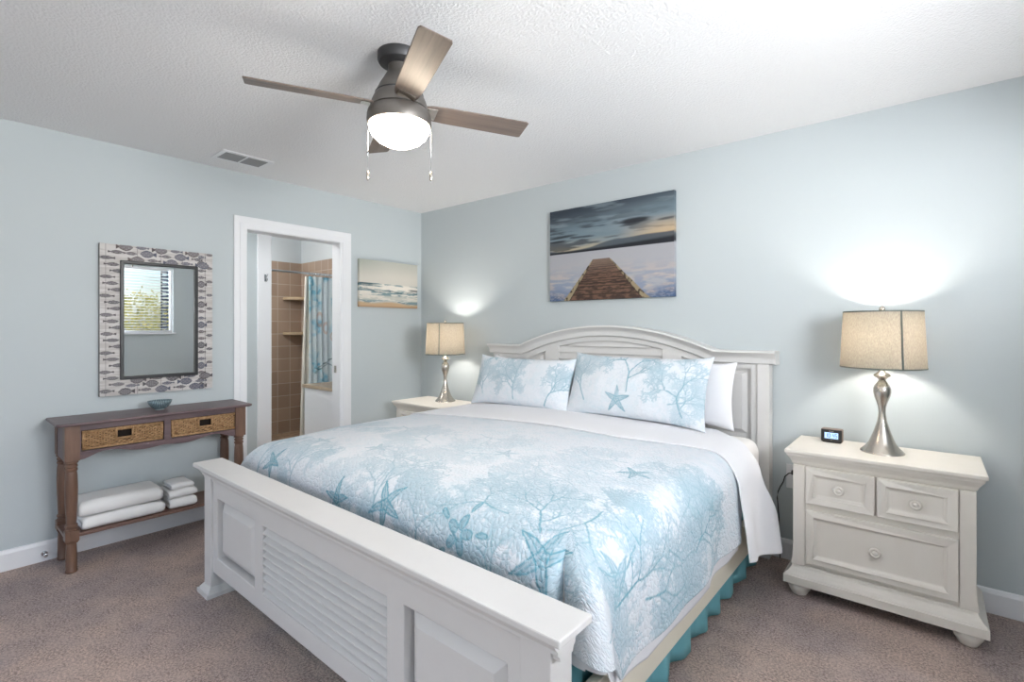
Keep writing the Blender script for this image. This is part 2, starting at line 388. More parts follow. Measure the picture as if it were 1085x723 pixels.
# ------------------------------------------------------------ bathroom beyond the door
struct(B().box(-2.5, -.11, -2.4, .12, -.08, 0).build('floor_bathroom', M_mosaic))
struct(B().box(-2.5, -.11, -2.4, .12, H, H+.08).build('ceiling_bathroom', mat('bath_ceiling', (232,232,234), .8)))
struct(B().box(-2.5, -2.38, -2.4, .12, 0, H).build('wall_bathroom_far', M_wallb))
struct(B().box(-2.38, -.11, -.0, .12, 0, H).build('wall_bathroom_right', M_wallb))
struct(B().box(-2.38, -.11, -2.5, -2.4, 0, H).build('wall_bathroom_left', M_wallb))
struct(B().box(-2.38, -2.368, -1.9, -.012, 0, 2.14).build('trim_2', M_tile_yz), 'brown square wall tiles')
struct(B().box(-2.38, -1.25, -.012, 0, 0, 2.14).build('trim_3', M_tile_xz), 'brown square wall tiles')
struct(B().box(-1.33, -1.25, -2.4, -1.03, 0, H).build('wall_partition', M_wall))
brd = struct(B().box(-1.345, -1.235, -1.03, -.895, 0, H).build('trim_4', M_trim, bevel=.004), 'white end board of the shower partition')
hk = thing('robe_hook', (-1.235,-.955,1.80), 'small chrome double hook on the white board inside the doorway', 'hook')
b = B().box(-1.235,-1.228,-.968,-.948,1.775,1.845)
b.tube([(-1.229,-.958,1.79),(-1.20,-.958,1.775),(-1.185,-.958,1.79),(-1.183,-.958,1.805)], .004)
b.tube([(-1.229,-.958,1.81),(-1.205,-.950,1.835),(-1.20,-.946,1.85)], .004)
b.build('hook_body', M_chrome, hk, auto=40)
M_stone = mat('shelf_stone', (196,176,146), .5, rgb2=(170,148,118), vscale=(20,20,20))
for i, z in enumerate((1.262, 1.700)):
    cpts = [(-2.368,-.012)] + [(-2.368+.235*math.cos(a), -.012-.235*math.sin(a)) for a in np.linspace(0, PI/2, 12)]
    o = B().prism([cpts], 'z', z-.035, z).build('corner_shelf', M_stone, bevel=.006)
    tag(o, ['lower stone corner shelf on the brown shower tiles','upper stone corner shelf on the brown shower tiles'][i], 'shelf', 'corner shelves in the shower')
rod = thing('curtain_rod', (-1.29,-.45,1.90), 'chrome shower curtain rod across the tiled shower', 'curtain rod')
B().tube([(-1.29,-.895,1.90),(-1.29,-.012,1.90)], .0125, 14).build('pole', M_chrome, rod, auto=40)
B().lathe_y([(.028,0),(.028,.008),(.016,.016)], (-1.29,-.012,1.90)).build('end_flange', M_chrome, rod, auto=40)
ct = thing('shower_curtain', (-1.29,-.27,1.86), 'pale blue shower curtain with sea print hanging from the chrome rod', 'curtain')
nu_, nv_ = 150, 300
S, T = np.meshgrid(np.linspace(0,1,nu_), np.linspace(0,1,nv_))
yy = -.475+.44*S; zz = 1.87-1.55*T
xx = -1.29+.018*np.sin(S*2*PI*7+.6*np.sin(T*5))*(.6+.5*T)
n1 = fnoise(S*.9, T*2.2, 5, 5); n2 = fnoise(S, T*3, 9, 8)
base = np.array(lin((228,238,243))); blue = np.array(lin((140,200,222))); shell = np.array(lin((206,150,120)))
C_ = base+(blue-base)*sstep(.42,.62,n1)[...,None]
C_ = C_+(base*1.02-C_)*(sstep(.5,.6,n2)*.6)[...,None]
for (cy, cz, r) in ((.28,.30,.06),(.45,.36,.05),(.62,.42,.04)):
    dd = np.hypot((S-cy)/1.6, (T-cz)); C_ = C_+(shell-C_)*(sstep(r*1.0, r*.8, dd)*sstep(r*.3, r*.7, dd)*.45)[...,None]
for k in range(3):
    dd = np.abs(T-(.60+.03*k)-.05*np.sin(S*6+k)); C_ = C_+(np.array(lin((88,120,130)))-C_)*(sstep(.006,.002,dd)*(S>.15)*(S<.75)*.6)[...,None]
grid_obj('curtain_cloth', np.stack([xx,yy,zz],-1), M_curtain, ct, colors=C_, thick=.002)
S, T = np.meshgrid(np.linspace(0,1,60), np.linspace(0,1,80))
grid_obj('liner', np.stack([-1.325+.015*np.sin(S*2*PI*5)*(1-.0*T), -.50-.06*T+(.30+.06*T)*S, 1.87-1.80*T],-1), M_liner, ct, thick=.002)
for k in range(8):
    y = -.47+k*.06; B().tube([(-1.29+.02*math.sin(a), y, 1.893+.02*math.cos(a)) for a in np.linspace(0, 2*PI, 14)], .0022, 6).build('ring', M_chrome, ct, smooth=True)
vn = thing('bathroom_vanity', (-.45,-.5,0), 'white bathroom cabinet with beige countertop just beyond the doorway', 'cabinet')
B().box(-.76,-.12,-.80,-.02,0,.745).build('cabinet_body', M_trim, vn, bevel=.004)
B().box(-.775,-.115,-.815,-.02,.745,.775).build('countertop', mat('counter_beige', (196,176,150), .3, rgb2=(150,128,102), vscale=(30,30,30)), vn, bevel=.004)
lf = thing('added_dome_light', (-.45,-2.0,H), 'unseen white dome light added on the bathroom ceiling', 'light')  # unseen fixture, added to light the bathroom
B().lathe([(.14,0),(.14,-.02),(.12,-.06),(.07,-.09),(.0,-.10)], (-.45,-2.0,H), cap=False).build('dome', mat('dome_lit', (255,255,255), .5, emit=(255,246,235), estr=3), lf, smooth=True)
pl_ = bpy.data.lights.new('bath_added_bulb', 'POINT'); pl_.energy = BATH_W; pl_.shadow_soft_size = .12; pl_.color = (1,.97,.94)  # added point light at the unseen dome
po = bpy.data.objects.new('bath_added_bulb', pl_); COL.objects.link(po); po.location = (-.45,-2.0,2.2)
pl2 = bpy.data.lights.new('shower_fill_light', 'POINT'); pl2.energy = BATH_W*1.2; pl2.shadow_soft_size = .1; pl2.color = (1,.97,.94)  # added light without a fixture, brightens the shower tiles
po = bpy.data.objects.new('shower_fill_light', pl2); COL.objects.link(po); po.location = (-1.8,-1.3,2.25)

# ------------------------------------------------------------ bed frame
bed = thing('king_bed', (2.11,-1.15,0), 'cream white wooden king bed with arched headboard and louvered footboard', 'bed')
R_, CX_, CZ_ = 1.93, 2.09, -.60
def arc(x, off=0): return CZ_+math.sqrt((R_+off)**2-(x-CX_)**2)
def crown_path(off=0., xe=0.):
    zf = 1.18+off; xs = math.sqrt((R_+off)**2-(zf-CZ_)**2)
    p = [(1.035-xe, zf), (CX_-xs, zf)] + [(CX_+xs*t, arc(CX_+xs*t, off)) for t in np.linspace(-1,1,41)[1:-1]] + [(CX_+xs, zf), (3.135+xe, zf)]
    return p
# board behind, then frame with openings in front
outer = crown_path(-.02, -.008); board = [(1.043,.19)] + outer + [(3.127,.19)]
B().prism([board[::-1]], 'y', -.045, -.004).build('headboard_panel', M_bedw, bed)
def lv_top(x): return arc(x, -.108)
lou = [(1.68,.62),(2.50,.62)] + [(x, lv_top(x)) for x in np.linspace(2.50,1.68,17)]
def sidep(m):
    xs = [2.62,3.035,3.035,2.80,2.62]; zs = [.66,.66,1.075,1.075,1.135]
    p = list(zip(xs, zs))
    return p if not m else [(4.18-x, z) for x, z in p][::-1]
front_outer = [(1.040,.19)] + crown_path(-.03, -.005) + [(3.130,.19)]
B().prism([front_outer[::-1], lou, sidep(0), sidep(1)], 'y', -.072, -.045).build('headboard_frame', M_bedw, bed, bevel=.004)
for m in (0,1):
    p = sidep(m); cx = sum(a for a,_ in p)/5; cz = sum(c for _,c in p)/5
    q = [(cx+(a-cx)*.88, cz+(c-cz)*.88) for a, c in p]; q2 = [(cx+(a-cx)*.76, cz+(c-cz)*.78) for a, c in p]
    b = B(); n = len(p); vs = [(a,-.045,c) for a,c in q]+[(a,-.066,c) for a,c in q2]
    b.add(vs, [tuple(range(n,2*n))]+[(i,(i+1)%n,(i+1)%n+n,i+n) for i in range(n)]); b.build('raised_panel', M_bedw, bed, bevel=.001)
for k in range(12):      # headboard louvers
    z0 = .63+k*.05
    xs = np.linspace(1.68, 2.50, 30); xs = [x for x in xs if lv_top(x) > z0+.012]
    if len(xs) < 2: continue
    b = B(); zt = [min(z0+.048, lv_top(x)) for x in xs]; n = len(xs)
    vs = [(x,-.068,z0) for x in xs]+[(x,-.052,z) for x, z in zip(xs, zt)]+[(x,-.045,z0) for x in xs]
    fs = [(i,i+1,n+i+1,n+i) for i in range(n-1)]+[(2*n+i,2*n+i+1,i+1,i) for i in range(n-1)]
    b.add(vs, fs).build('louver', M_bedw, bed)
for x0, x1 in ((1.035,1.10),(3.07,3.135)):
    B().prism([[(-.085,0),(-.019,0),(-.019,.115),(-.004,.115),(-.004,1.16),(-.085,1.16)]], 'x', x0, x1).build('headboard_post', M_bedw, bed, bevel=.004)
cp = [(0,-.003),(0,-.128),(-.010,-.130),(-.014,-.126),(-.020,-.118),(-.034,-.104),(-.040,-.100),(-.046,-.098),(-.070,-.096),(-.076,-.084),(-.078,-.003)]
cpath = [(p[0], p[1]) for p in crown_path(0, .035)]
B().sweep(cpath, cp).build('crown_molding', M_bedw, bed, auto=35)
# footboard
FY0, FY1 = -2.25, -2.205
fo = rect(1.10,3.13,.115,.60)
fh = [rect(1.195,1.605,.195,.485), rect(1.685,2.545,.19,.48), rect(2.63,3.035,.195,.485)]
B().prism([fo]+fh, 'y', FY0, FY1).build('footboard_frame', M_bedw, bed, bevel=.004)
B().box(1.15,3.08,FY1+.002,FY1+.012,.15,.52).build('footboard_back_panel', M_bedw, bed)
for (x0,x1,z0,z1) in ((1.195,1.605,.195,.485),(2.63,3.035,.195,.485)):
    b = B(); i = .012; j = .05
    vs = [(x0+i,FY0+.030,z0+i),(x1-i,FY0+.030,z0+i),(x1-i,FY0+.030,z1-i),(x0+i,FY0+.030,z1-i),(x0+j,FY0+.006,z0+j),(x1-j,FY0+.006,z0+j),(x1-j,FY0+.006,z1-j),(x0+j,FY0+.006,z1-j)]
    b.add(vs, [(4,5,6,7),(0,1,5,4),(1,2,6,5),(2,3,7,6),(3,0,4,7)]); b.build('raised_panel', M_bedw, bed, bevel=.001)
nl = 9
for k in range(nl):
    z0 = .192+k*(.286/nl); h = .286/nl
    xa, xb = 1.685, 2.545
    b = B().add([(xa,FY0+.001,z0),(xb,FY0+.001,z0),(xb,FY0+.001,z0+.005),(xa,FY0+.001,z0+.005),(xb,FY0+.044,z0+h+.010),(xa,FY0+.044,z0+h+.010),(xb,FY0+.046,z0+h+.004),(xa,FY0+.046,z0+h+.004)],
                [(0,1,2,3),(3,2,4,5),(0,7,6,1),(5,4,6,7)])
    b.build('louver', M_bedw, bed)
for x0, x1 in ((1.06,1.145),(3.085,3.175)):
    b = B().box(x0, x1, FY0-.012, FY1+.03, .03, .60); b.build('footboard_post', M_bedw, bed, bevel=.003)
    b = B().box(x0-.025, x1+.025, FY0-.037, FY1+.055, 0, .022); b.frustum((x0-.02,x1+.02,FY0-.032,FY1+.05), .022, (x0-.002,x1+.002,FY0-.014,FY1+.032), .045)
    b.build('post_foot', M_bedw, bed, bevel=.002)
# footboard cap: profile in y-z, both sides symmetric
half = [(.052,.635),(.052,.617),(.046,.613),(.040,.604),(.030,.590),(.026,.586),(.026,.578),(.018,.570),(.016,.560)]
yc = (FY0+FY1)/2
P_ = [(yc-a-.01, z) for a, z in half] + [(yc+a+.01, z) for a, z in half[::-1]]
B().prism([P_], 'x', 1.035, 3.195).build('footboard_cap_molding', M_bedw, bed)
B().box(1.005, 3.222, yc-.068, yc+.068, .617, .637).build('footboard_cap', M_bedw, bed, bevel=.004)
for x0, x1 in ((3.108,3.138),(1.07,1.10)):
    B().box(x0, x1, FY1+.02, -.06, .185, .345).build('side_rail', M_rail, bed, bevel=.003)

# box spring, mattress
bs = thing('box_spring', (2.11,-1.1,0), 'box spring foundation inside the bed frame, under the mattress', 'box spring')
B().box(1.15,3.06,-2.12,-.12,.12,.40).build('foundation', M_fitted, bs, bevel=.02)
for x in (1.3,2.1,2.9):
    for y in (-.4,-1.9): B().lathe([(.03,0),(.03,.12)], (x,y,0), 12).build('leg', M_black, bs)
mt = B().box(1.13,3.105,-2.035,-.125,.40,.695).build('mattress', M_fitted, bevel=.075, seg=6)
mt.data.polygons.foreach_set('use_smooth', [True]*len(mt.data.polygons))
tag(mt, 'thick mattress in a white fitted sheet, bare at the headboard corner', 'mattress')
# bed skirt, three sides
pts = []
def addline(x0,y0,x1,y1):
    L_ = math.hypot(x1-x0,y1-y0); n = int(L_/.006)
    for i in range(n): pts.append((x0+(x1-x0)*i/n, y0+(y1-y0)*i/n, -(y1-y0)/L_, (x1-x0)/L_))
addline(3.085,-.12,3.085,-2.14); addline(3.085,-2.14,1.13,-2.14); addline(1.13,-2.14,1.13,-.12)
nz_ = 10; G = np.zeros((nz_, len(pts), 3)); ph = 0
for i, (x,y,nx,ny) in enumerate(pts):
    ph += .006*2*PI/(.15+.06*math.sin(i*.013)+.03*math.sin(i*.037))
    for k in range(nz_):
        t = k/(nz_-1); a = (.002+.016*t)*math.sin(ph)+.004*t*math.sin(ph*2.3)
        G[k,i] = (x+nx*a*(-1), y+ny*a*(-1), .395-(.375)*t)
G[...,0] = np.where(G[...,0] > 3.1035, 3.1035, G[...,0])
sk_ = grid_obj('bed_skirt', G, M_skirt, thick=.003); tag(sk_, 'gathered teal bed skirt hanging below the side rail', 'bed skirt')

# ------------------------------------------------------------ bedding surface
XL, XR, YF = 1.17, 3.015, -1.94
WT = XR-XL
def drape(s, y, b, off=0., rr=.13, fold=1., wr=1.):
    """s: distance across from left top edge (may be <0 or >WT), y: lengthwise position on the top, b: overhang past the foot edge."""
    a = np.where(s > WT, s-WT, np.where(s < 0, -s, 0)); sg = np.where(s > WT, 1, np.where(s < 0, -1, 0))
    xt = XL+np.clip(s, 0, WT); th = np.arctan2(b, np.maximum(a, 1e-9)); d = np.hypot(a, b)
    inq = (a > 0) & (b > 0)
    k = np.where(inq, np.maximum(np.cos(th), np.sin(th))*(1-.30*np.sin(2*th)), 1); d = d*k
    r = rr+off; phi = np.minimum(d/rr, PI/2); out = r*np.sin(phi); drop = r*(1-np.cos(phi))-off
    e = np.maximum(d-rr*PI/2, 0); out = out+e*.10; drop = drop+e
    lobe = np.exp(-((th-.66)/.26)**2)*.42-np.exp(-((th-1.16)/.16)**2)*.46
    out = out+np.where(inq, lobe*np.maximum(d-.05, 0)*fold, 0)
    w = .010*np.sin(y*8.5+1.2)+.007*np.sin(y*17+s*2)
    out = out+np.where((a > 0) & (b <= 0), w*np.minimum(e*6, 1)*wr, 0)
    ca = np.where(inq, np.cos(th), np.where(a > 0, 1, 0)); sb = np.where(inq, np.sin(th), np.where(b > 0, 1, 0))
    out_s = out*(d > 0)
    X = xt+sg*ca*out_s; Y = y-sb*out_s
    u = (xt-2.09)/.93
    zt = .742-.034*np.abs(u)**3-.016*sstep(-1.5,-1.94,y)+.008*np.sin(xt*3.1+y*2.2)*np.cos(y*3.7)*(1-np.abs(u)**2)
    Z = zt-drop*(d > 0)+off*(d <= 0)
    return X, Y, Z
# line drawing on a colour field
class Draw:
    def __init__(s, w, h, res): s.res = res; s.A = np.zeros((int(h/res)+1, int(w/res)+1)); s.h, s.w = s.A.shape; s.Z = np.zeros_like(s.A); s.GY, s.GX = np.mgrid[0:s.h, 0:s.w]*res
    def seg(s, x0, y0, x1, y1, wd, k):
        R = s.res; m = wd*1.5+R
        i0 = max(int((min(y0,y1)-m)/R), 0); i1 = min(int((max(y0,y1)+m)/R)+2, s.h); j0 = max(int((min(x0,x1)-m)/R), 0); j1 = min(int((max(x0,x1)+m)/R)+2, s.w)
        if i1 <= i0 or j1 <= j0: return
        Y, X = np.mgrid[i0:i1, j0:j1]*R; dx, dy = x1-x0, y1-y0; q = dx*dx+dy*dy+1e-12
        t = np.clip(((X-x0)*dx+(Y-y0)*dy)/q, 0, 1); D = np.hypot(X-x0-t*dx, Y-y0-t*dy)
        v = k*np.clip(1-(D-wd*.5)/(R*1.0), 0, 1)*(D < wd*.5+R)
        s.A[i0:i1, j0:j1] = np.maximum(s.A[i0:i1, j0:j1], v)
    def zone(s, x, y, r, k): s.Z = np.maximum(s.Z, k*np.exp(-((s.GX-x)**2+(s.GY-y)**2)/(r*r)))
    def fill(s, poly, k):
        p = np.array(poly); i0 = max(int(p[:,1].min()/s.res), 0); i1 = min(int(p[:,1].max()/s.res)+2, s.h); j0 = max(int(p[:,0].min()/s.res), 0); j1 = min(int(p[:,0].max()/s.res)+2, s.w)
        if i1 <= i0 or j1 <= j0: return
        Y, X = np.mgrid[i0:i1, j0:j1]*s.res; ins = np.zeros(X.shape, bool); n = len(p)
        for a in range(n):
            x0, y0 = p[a]; x1, y1 = p[(a+1) % n]
            c = ((y0 > Y) != (y1 > Y)) & (X < (x1-x0)*(Y-y0)/(y1-y0+1e-12)+x0); ins ^= c
        sub = s.A[i0:i1, j0:j1]; s.A[i0:i1, j0:j1] = np.where(ins, np.maximum(sub, k), sub)
    def coral(s, x, y, ang, L_, wd, k, depth, r, spread=.55):
        kk = k*min(1, .68+wd/.009)
        n = 3; px, py, a = x, y, ang
        for i in range(n):
            a += r.uniform(-.22,.22); qx = px+math.cos(a)*L_/n; qy = py+math.sin(a)*L_/n
            s.seg(px, py, qx, qy, wd, kk); px, py = qx, qy
            if depth > 0 and i < n-1 and r.random() < .5:
                sg = r.choice((-1,1)); s.coral(px, py, a+sg*r.uniform(.5,1.1), L_*.6, wd*.65, k*.92, depth-1, r, spread)
        if depth <= 3:
            for q in range(3):
                t = r.random(); aa = a+r.choice((-1,1))*r.uniform(.6,1.3); l = r.uniform(.008,.028); qx = x+(px-x)*t; qy = y+(py-y)*t
                s.seg(qx, qy, qx+l*math.cos(aa), qy+l*math.sin(aa), .001, kk*.85)
        if depth > 0:
            for sg in (-1,1): s.coral(px, py, a+sg*r.uniform(.25,.25+spread), L_*r.uniform(.66,.84), wd*.80, k*.93, depth-1, r, spread)
    def star(s, x, y, R, rot, k):
        for i in range(5):
            a = rot+i*2*PI/5; c, d = math.cos(a), math.sin(a); w = R*.17
            bend = .12*R*math.sin(i*2.1)
            tip = (x+c*R-d*bend, y+d*R+c*bend); l = (x-d*w, y+c*w); r = (x+d*w, y-c*w); mid1 = (x+c*R*.5-d*w*.75, y+d*R*.5+c*w*.75); mid2 = (x+c*R*.5+d*w*.75, y+d*R*.5-c*w*.75)
            s.fill([l, mid1, tip, mid2, r], k*.55)
            for p, q in ((l,mid1),(mid1,tip),(tip,mid2),(mid2,r)): s.seg(p[0],p[1],q[0],q[1], .003, k)
            s.seg(x, y, x+c*R*.8, y+d*R*.8, .0025, k*.9)
    def sand_dollar(s, x, y, R, rot, k):
        for i in range(40):
            a, b_ = 2*PI*i/40, 2*PI*(i+1)/40; s.seg(x+R*math.cos(a), y+R*.95*math.sin(a), x+R*math.cos(b_), y+R*.95*math.sin(b_), .004, k*.5)
        for i in range(5):
            a = rot+i*2*PI/5
            for (r0, r1, w) in ((.08,.42,.10),(.52,.86,.055)):
                P = []
                for t in np.linspace(0, 2*PI, 14)[:-1]:
                    u = (r0+r1)/2*R+(r1-r0)/2*R*math.cos(t); v = w*R*math.sin(t); P.append((x+u*math.cos(a)-v*math.sin(a), y+u*math.sin(a)+v*math.cos(a)))
                s.fill(P, k*.75)
                for q in range(13): s.seg(*P[q], *P[(q+1) % 13], .003, k)
    def fan(s, x, y, ang, L_, k, r):
        for i in range(26):
            a = ang+(i/25-.5)*1.9; l = L_*(.75+.25*r.random())*(1-.25*abs(i/25-.5)); s.seg(x, y, x+l*math.cos(a), y+l*math.sin(a), .0025, k*.6)
            for q in range(9):
                t = (.3+.7*q/9)*l; aa = a+r.choice((-1,1))*.9; s.seg(x+t*math.cos(a), y+t*math.sin(a), x+t*math.cos(a)+.014*math.cos(aa), y+t*math.sin(a)+.014*math.sin(aa), .0025, k*.6)
QB = np.array(lin((226,231,238))); QT = np.array(lin((78,152,174))); QP = np.array(lin((176,212,224)))
def print_colors(A, X, Y, seed=1, Z=None):
    n = fnoise(X, Y, 5, seed); n2 = fnoise(X, Y, 38, seed+3, 2)
    wash = sstep(.50,.70,n)*.12+sstep(.54,.66,n2)*.12
    C = QB+(QP-QB)*wash[...,None]
    if Z is not None:
        lace = sstep(.46,.60,fnoise(X, Y, 95, seed+9, 2)); A = np.maximum(A, np.clip(Z,0,1)*lace*.16)
    return C+(QT-C)*(np.clip(A,0,1)*.92)[...,None]

HO = .425                                # overhang of the quilt
q_res = .0037
nu_ = int((WT+2*HO)/q_res); nb_ = int(HO/q_res); nt_ = int(1.10/q_res)
s1 = np.linspace(-HO, WT+HO, nu_)
xs_ = XL+s1
yh = np.interp(s1, [-HO,0,.5,1.47,1.71,1.845,1.95,WT+HO], [-.86,-.86,-.84,-.78,-.68,-.62,-.66,-.84])  # head edge, under the folded sheet
rows = nt_+nb_; Sg = np.tile(s1, (rows,1)); Yg = np.zeros((rows,nu_)); Bg = np.zeros((rows,nu_))
for i in range(rows):
    if i < nt_: t = i/nt_; Yg[i] = yh+(YF-yh)*t
    else: Yg[i] = YF; Bg[i] = (i-nt_+1)/nb_*HO
qX, qY, qZ = drape(Sg, Yg, Bg, off=.010)
pu = Sg+HO; pv = -Yg+Bg-.55                # print coordinates: across, and down from the head
qZ = qZ+.004*(fnoise(pu, pv, 7, 21, 2)-.5)
D = Draw(WT+2*HO, 2.0, .0032); rr_ = random.Random(11)
def motif(kind, u, v, *a):
    if kind == 'star': D.star(u, v, a[0]*.82, a[1], min(1, a[2]*1.08))
    if kind == 'dollar': D.sand_dollar(u, v, a[0], a[1], a[2])
    if kind == 'coral': D.coral(u, v, a[0], a[1]*.88, .0045, a[2], 5, rr_); D.zone(u+a[1]*1.1*math.cos(a[0]), v+a[1]*1.1*math.sin(a[0]), a[1]*.85, a[2]*.9)
    if kind == 'fan': D.fan(u, v, a[0], a[1], a[2], rr_)
PLACES = [('dollar',1.93,1.53,.135,-1.45,.95),
 ('star',1.545,1.535,.115,.25,.95),('coral',1.50,1.62,-1.9,.15,.7),('fan',1.56,1.50,-1.0,.20,.8),
 ('star',1.237,1.58,.10,.9,.9),('coral',1.20,1.66,-1.5,.09,.4),
 ('star',.62,1.52,.09,1.3,.85),('coral',.50,1.60,-1.4,.13,.6),('coral',.85,1.62,-1.7,.13,.6),('dollar',.95,1.40,.07,-1.2,.5),
 ('star',2.245,1.50,.135,1.15,.95),('coral',2.20,1.44,-2.3,.14,.9),('coral',2.06,1.42,2.9,.13,.8),('coral',2.20,1.16,2.6,.15,.7),('coral',2.27,1.20,1.6,.13,.85),('coral',2.40,1.22,1.1,.11,.8),
 ('fan',2.28,1.13,-1.5,.17,.9),('coral',2.24,1.12,3.1,.13,.45),
 ('star',2.185,.80,.085,.1,.75),('coral',2.10,.70,2.7,.12,.4),('coral',2.42,.86,-1.9,.13,.6),
 ('coral',2.50,1.38,-1.75,.15,.95),('coral',2.56,1.20,-1.2,.14,.85),('coral',2.48,1.02,-.9,.13,.75),('star',2.44,1.36,.10,.5,.7),
 ('coral',2.56,.80,-1.9,.13,.9),('coral',2.60,.62,2.4,.12,.8),('coral',2.66,1.05,-1.6,.12,.75),('coral',2.50,.50,2.2,.11,.7),
 ('star',1.83,1.22,.10,2.2,.42),('coral',1.86,1.18,-.5,.12,.4),('star',1.64,.95,.07,.6,.4),('coral',1.60,1.0,2.6,.11,.35),
 ('coral',1.45,1.28,2.8,.13,.40),('coral',1.25,1.05,-2.6,.12,.38),('star',1.12,1.25,.08,.2,.42),('coral',.80,.86,.4,.12,.36),('coral',.55,1.1,-.8,.13,.4),('star',.70,1.3,.09,1.1,.45),
 ('coral',1.95,.92,.1,.13,.40),('coral',2.05,1.05,3.0,.12,.42),('coral',1.30,.75,.2,.12,.34),('fan',.95,1.0,.4,.16,.35),('coral',.30,1.2,-1.6,.13,.5),('star',.28,1.45,.09,.4,.7),('coral',.15,1.45,-1.6,.11,.6),
 ('coral',1.75,1.66,-1.6,.11,.75),('coral',2.10,1.72,-1.7,.11,.8),('coral',2.0,1.78,-1.2,.09,.7),('coral',2.35,1.75,-1.5,.10,.7),('coral',1.38,1.74,-1.6,.09,.7),('coral',2.62,1.60,-1.5,.12,.7)]
for p in PLACES: motif(*p)
iv = np.clip((pv/.0032).astype(int), 0, D.h-1); iu = np.clip((pu/.0032).astype(int), 0, D.w-1)
QC = print_colors(D.A[iv, iu], pu, pv, 1, D.Z[iv, iu])
qo = grid_obj('quilt', np.stack([qX,qY,qZ],-1), M_quilt, colors=QC, uv=np.stack([pu,pv],-1), thick=.008)
tag(qo, 'white quilt printed with teal coral, starfish and sand dollars, spread over the bed', 'quilt')

# white top sheet: folded band over the quilt's head edge, with the flap hanging at the side
def patch(name, m, u0, u1, nu, f0, f1, nvv, off, **kw):
    s = np.linspace(u0, u1, nu); a = np.interp(s, *f0); b = np.interp(s, *f1); T = np.linspace(0,1,nvv)[:,None]
    return np.tile(s,(nvv,1)), a+(b-a)*T
S_, Y_ = patch('', None, -.30, WT+.60, 420, ([-.30,0,1.75,1.85,1.95,2.10,WT+.60],[-.32,-.32,-.32,-.40,-.46,-.44,-.30]), ([-.30,0,.5,1.47,1.71,1.845,1.95,2.1,WT+.60],[-1.02,-1.0,-.97,-.90,-.80,-.76,-.78,-.82,-.90]), 130, 0)
T_ = np.linspace(0,1,130)[:,None]; S_ = np.where(S_ > WT, WT+(S_-WT)*(1.03-.24*T_), S_)
bX, bY, bZ = drape(S_, Y_, np.zeros_like(S_), off=.020, wr=0)
fl = np.maximum(S_-WT-.12, 0); bX = bX+fl*.10+.018*np.sin(Y_*15+fl*5)*np.minimum(fl*4,1)
bZ = bZ+.003*(fnoise(S_, Y_, 6, 31, 2)-.5)*2
bZ = np.maximum(bZ, .1)
sh_ = thing('top_sheet', (2.1,-.7,.74), 'plain white top sheet folded back over the quilt and hanging at the side', 'sheet')
grid_obj('folded_band', np.stack([bX,bY,bZ],-1), M_white, sh_, uv=np.stack([S_,Y_],-1), thick=.006)
# sheet hem showing below the quilt along the side and at the corner
s2 = np.linspace(WT-.12, WT+.485, 90); rows2 = 330
S2 = np.tile(s2,(rows2,1)); Y2 = np.zeros_like(S2); B2 = np.zeros_like(S2)
for i in range(rows2):
    t = i/rows2
    if t < .78: Y2[i] = -.80+(YF+.80)*(t/.78)
    else: Y2[i] = YF; B2[i] = (t-.78)/.22*.50
hX, hY, hZ = drape(S2, Y2, B2, off=-.004, fold=.6)
w = np.maximum(S2-WT-.3,0)
hX = np.where(B2 > 0, hX, np.minimum(hX+.0+.03*w*np.sin(Y2*14), 3.165)); hX = np.maximum(hX, 2.8)
hZ = hZ+.015*np.sin(Y2*6)*w*4
grid_obj('side_drop', np.stack([hX,hY,hZ],-1), M_white, sh_, uv=np.stack([S2,Y2],-1), thick=.002)

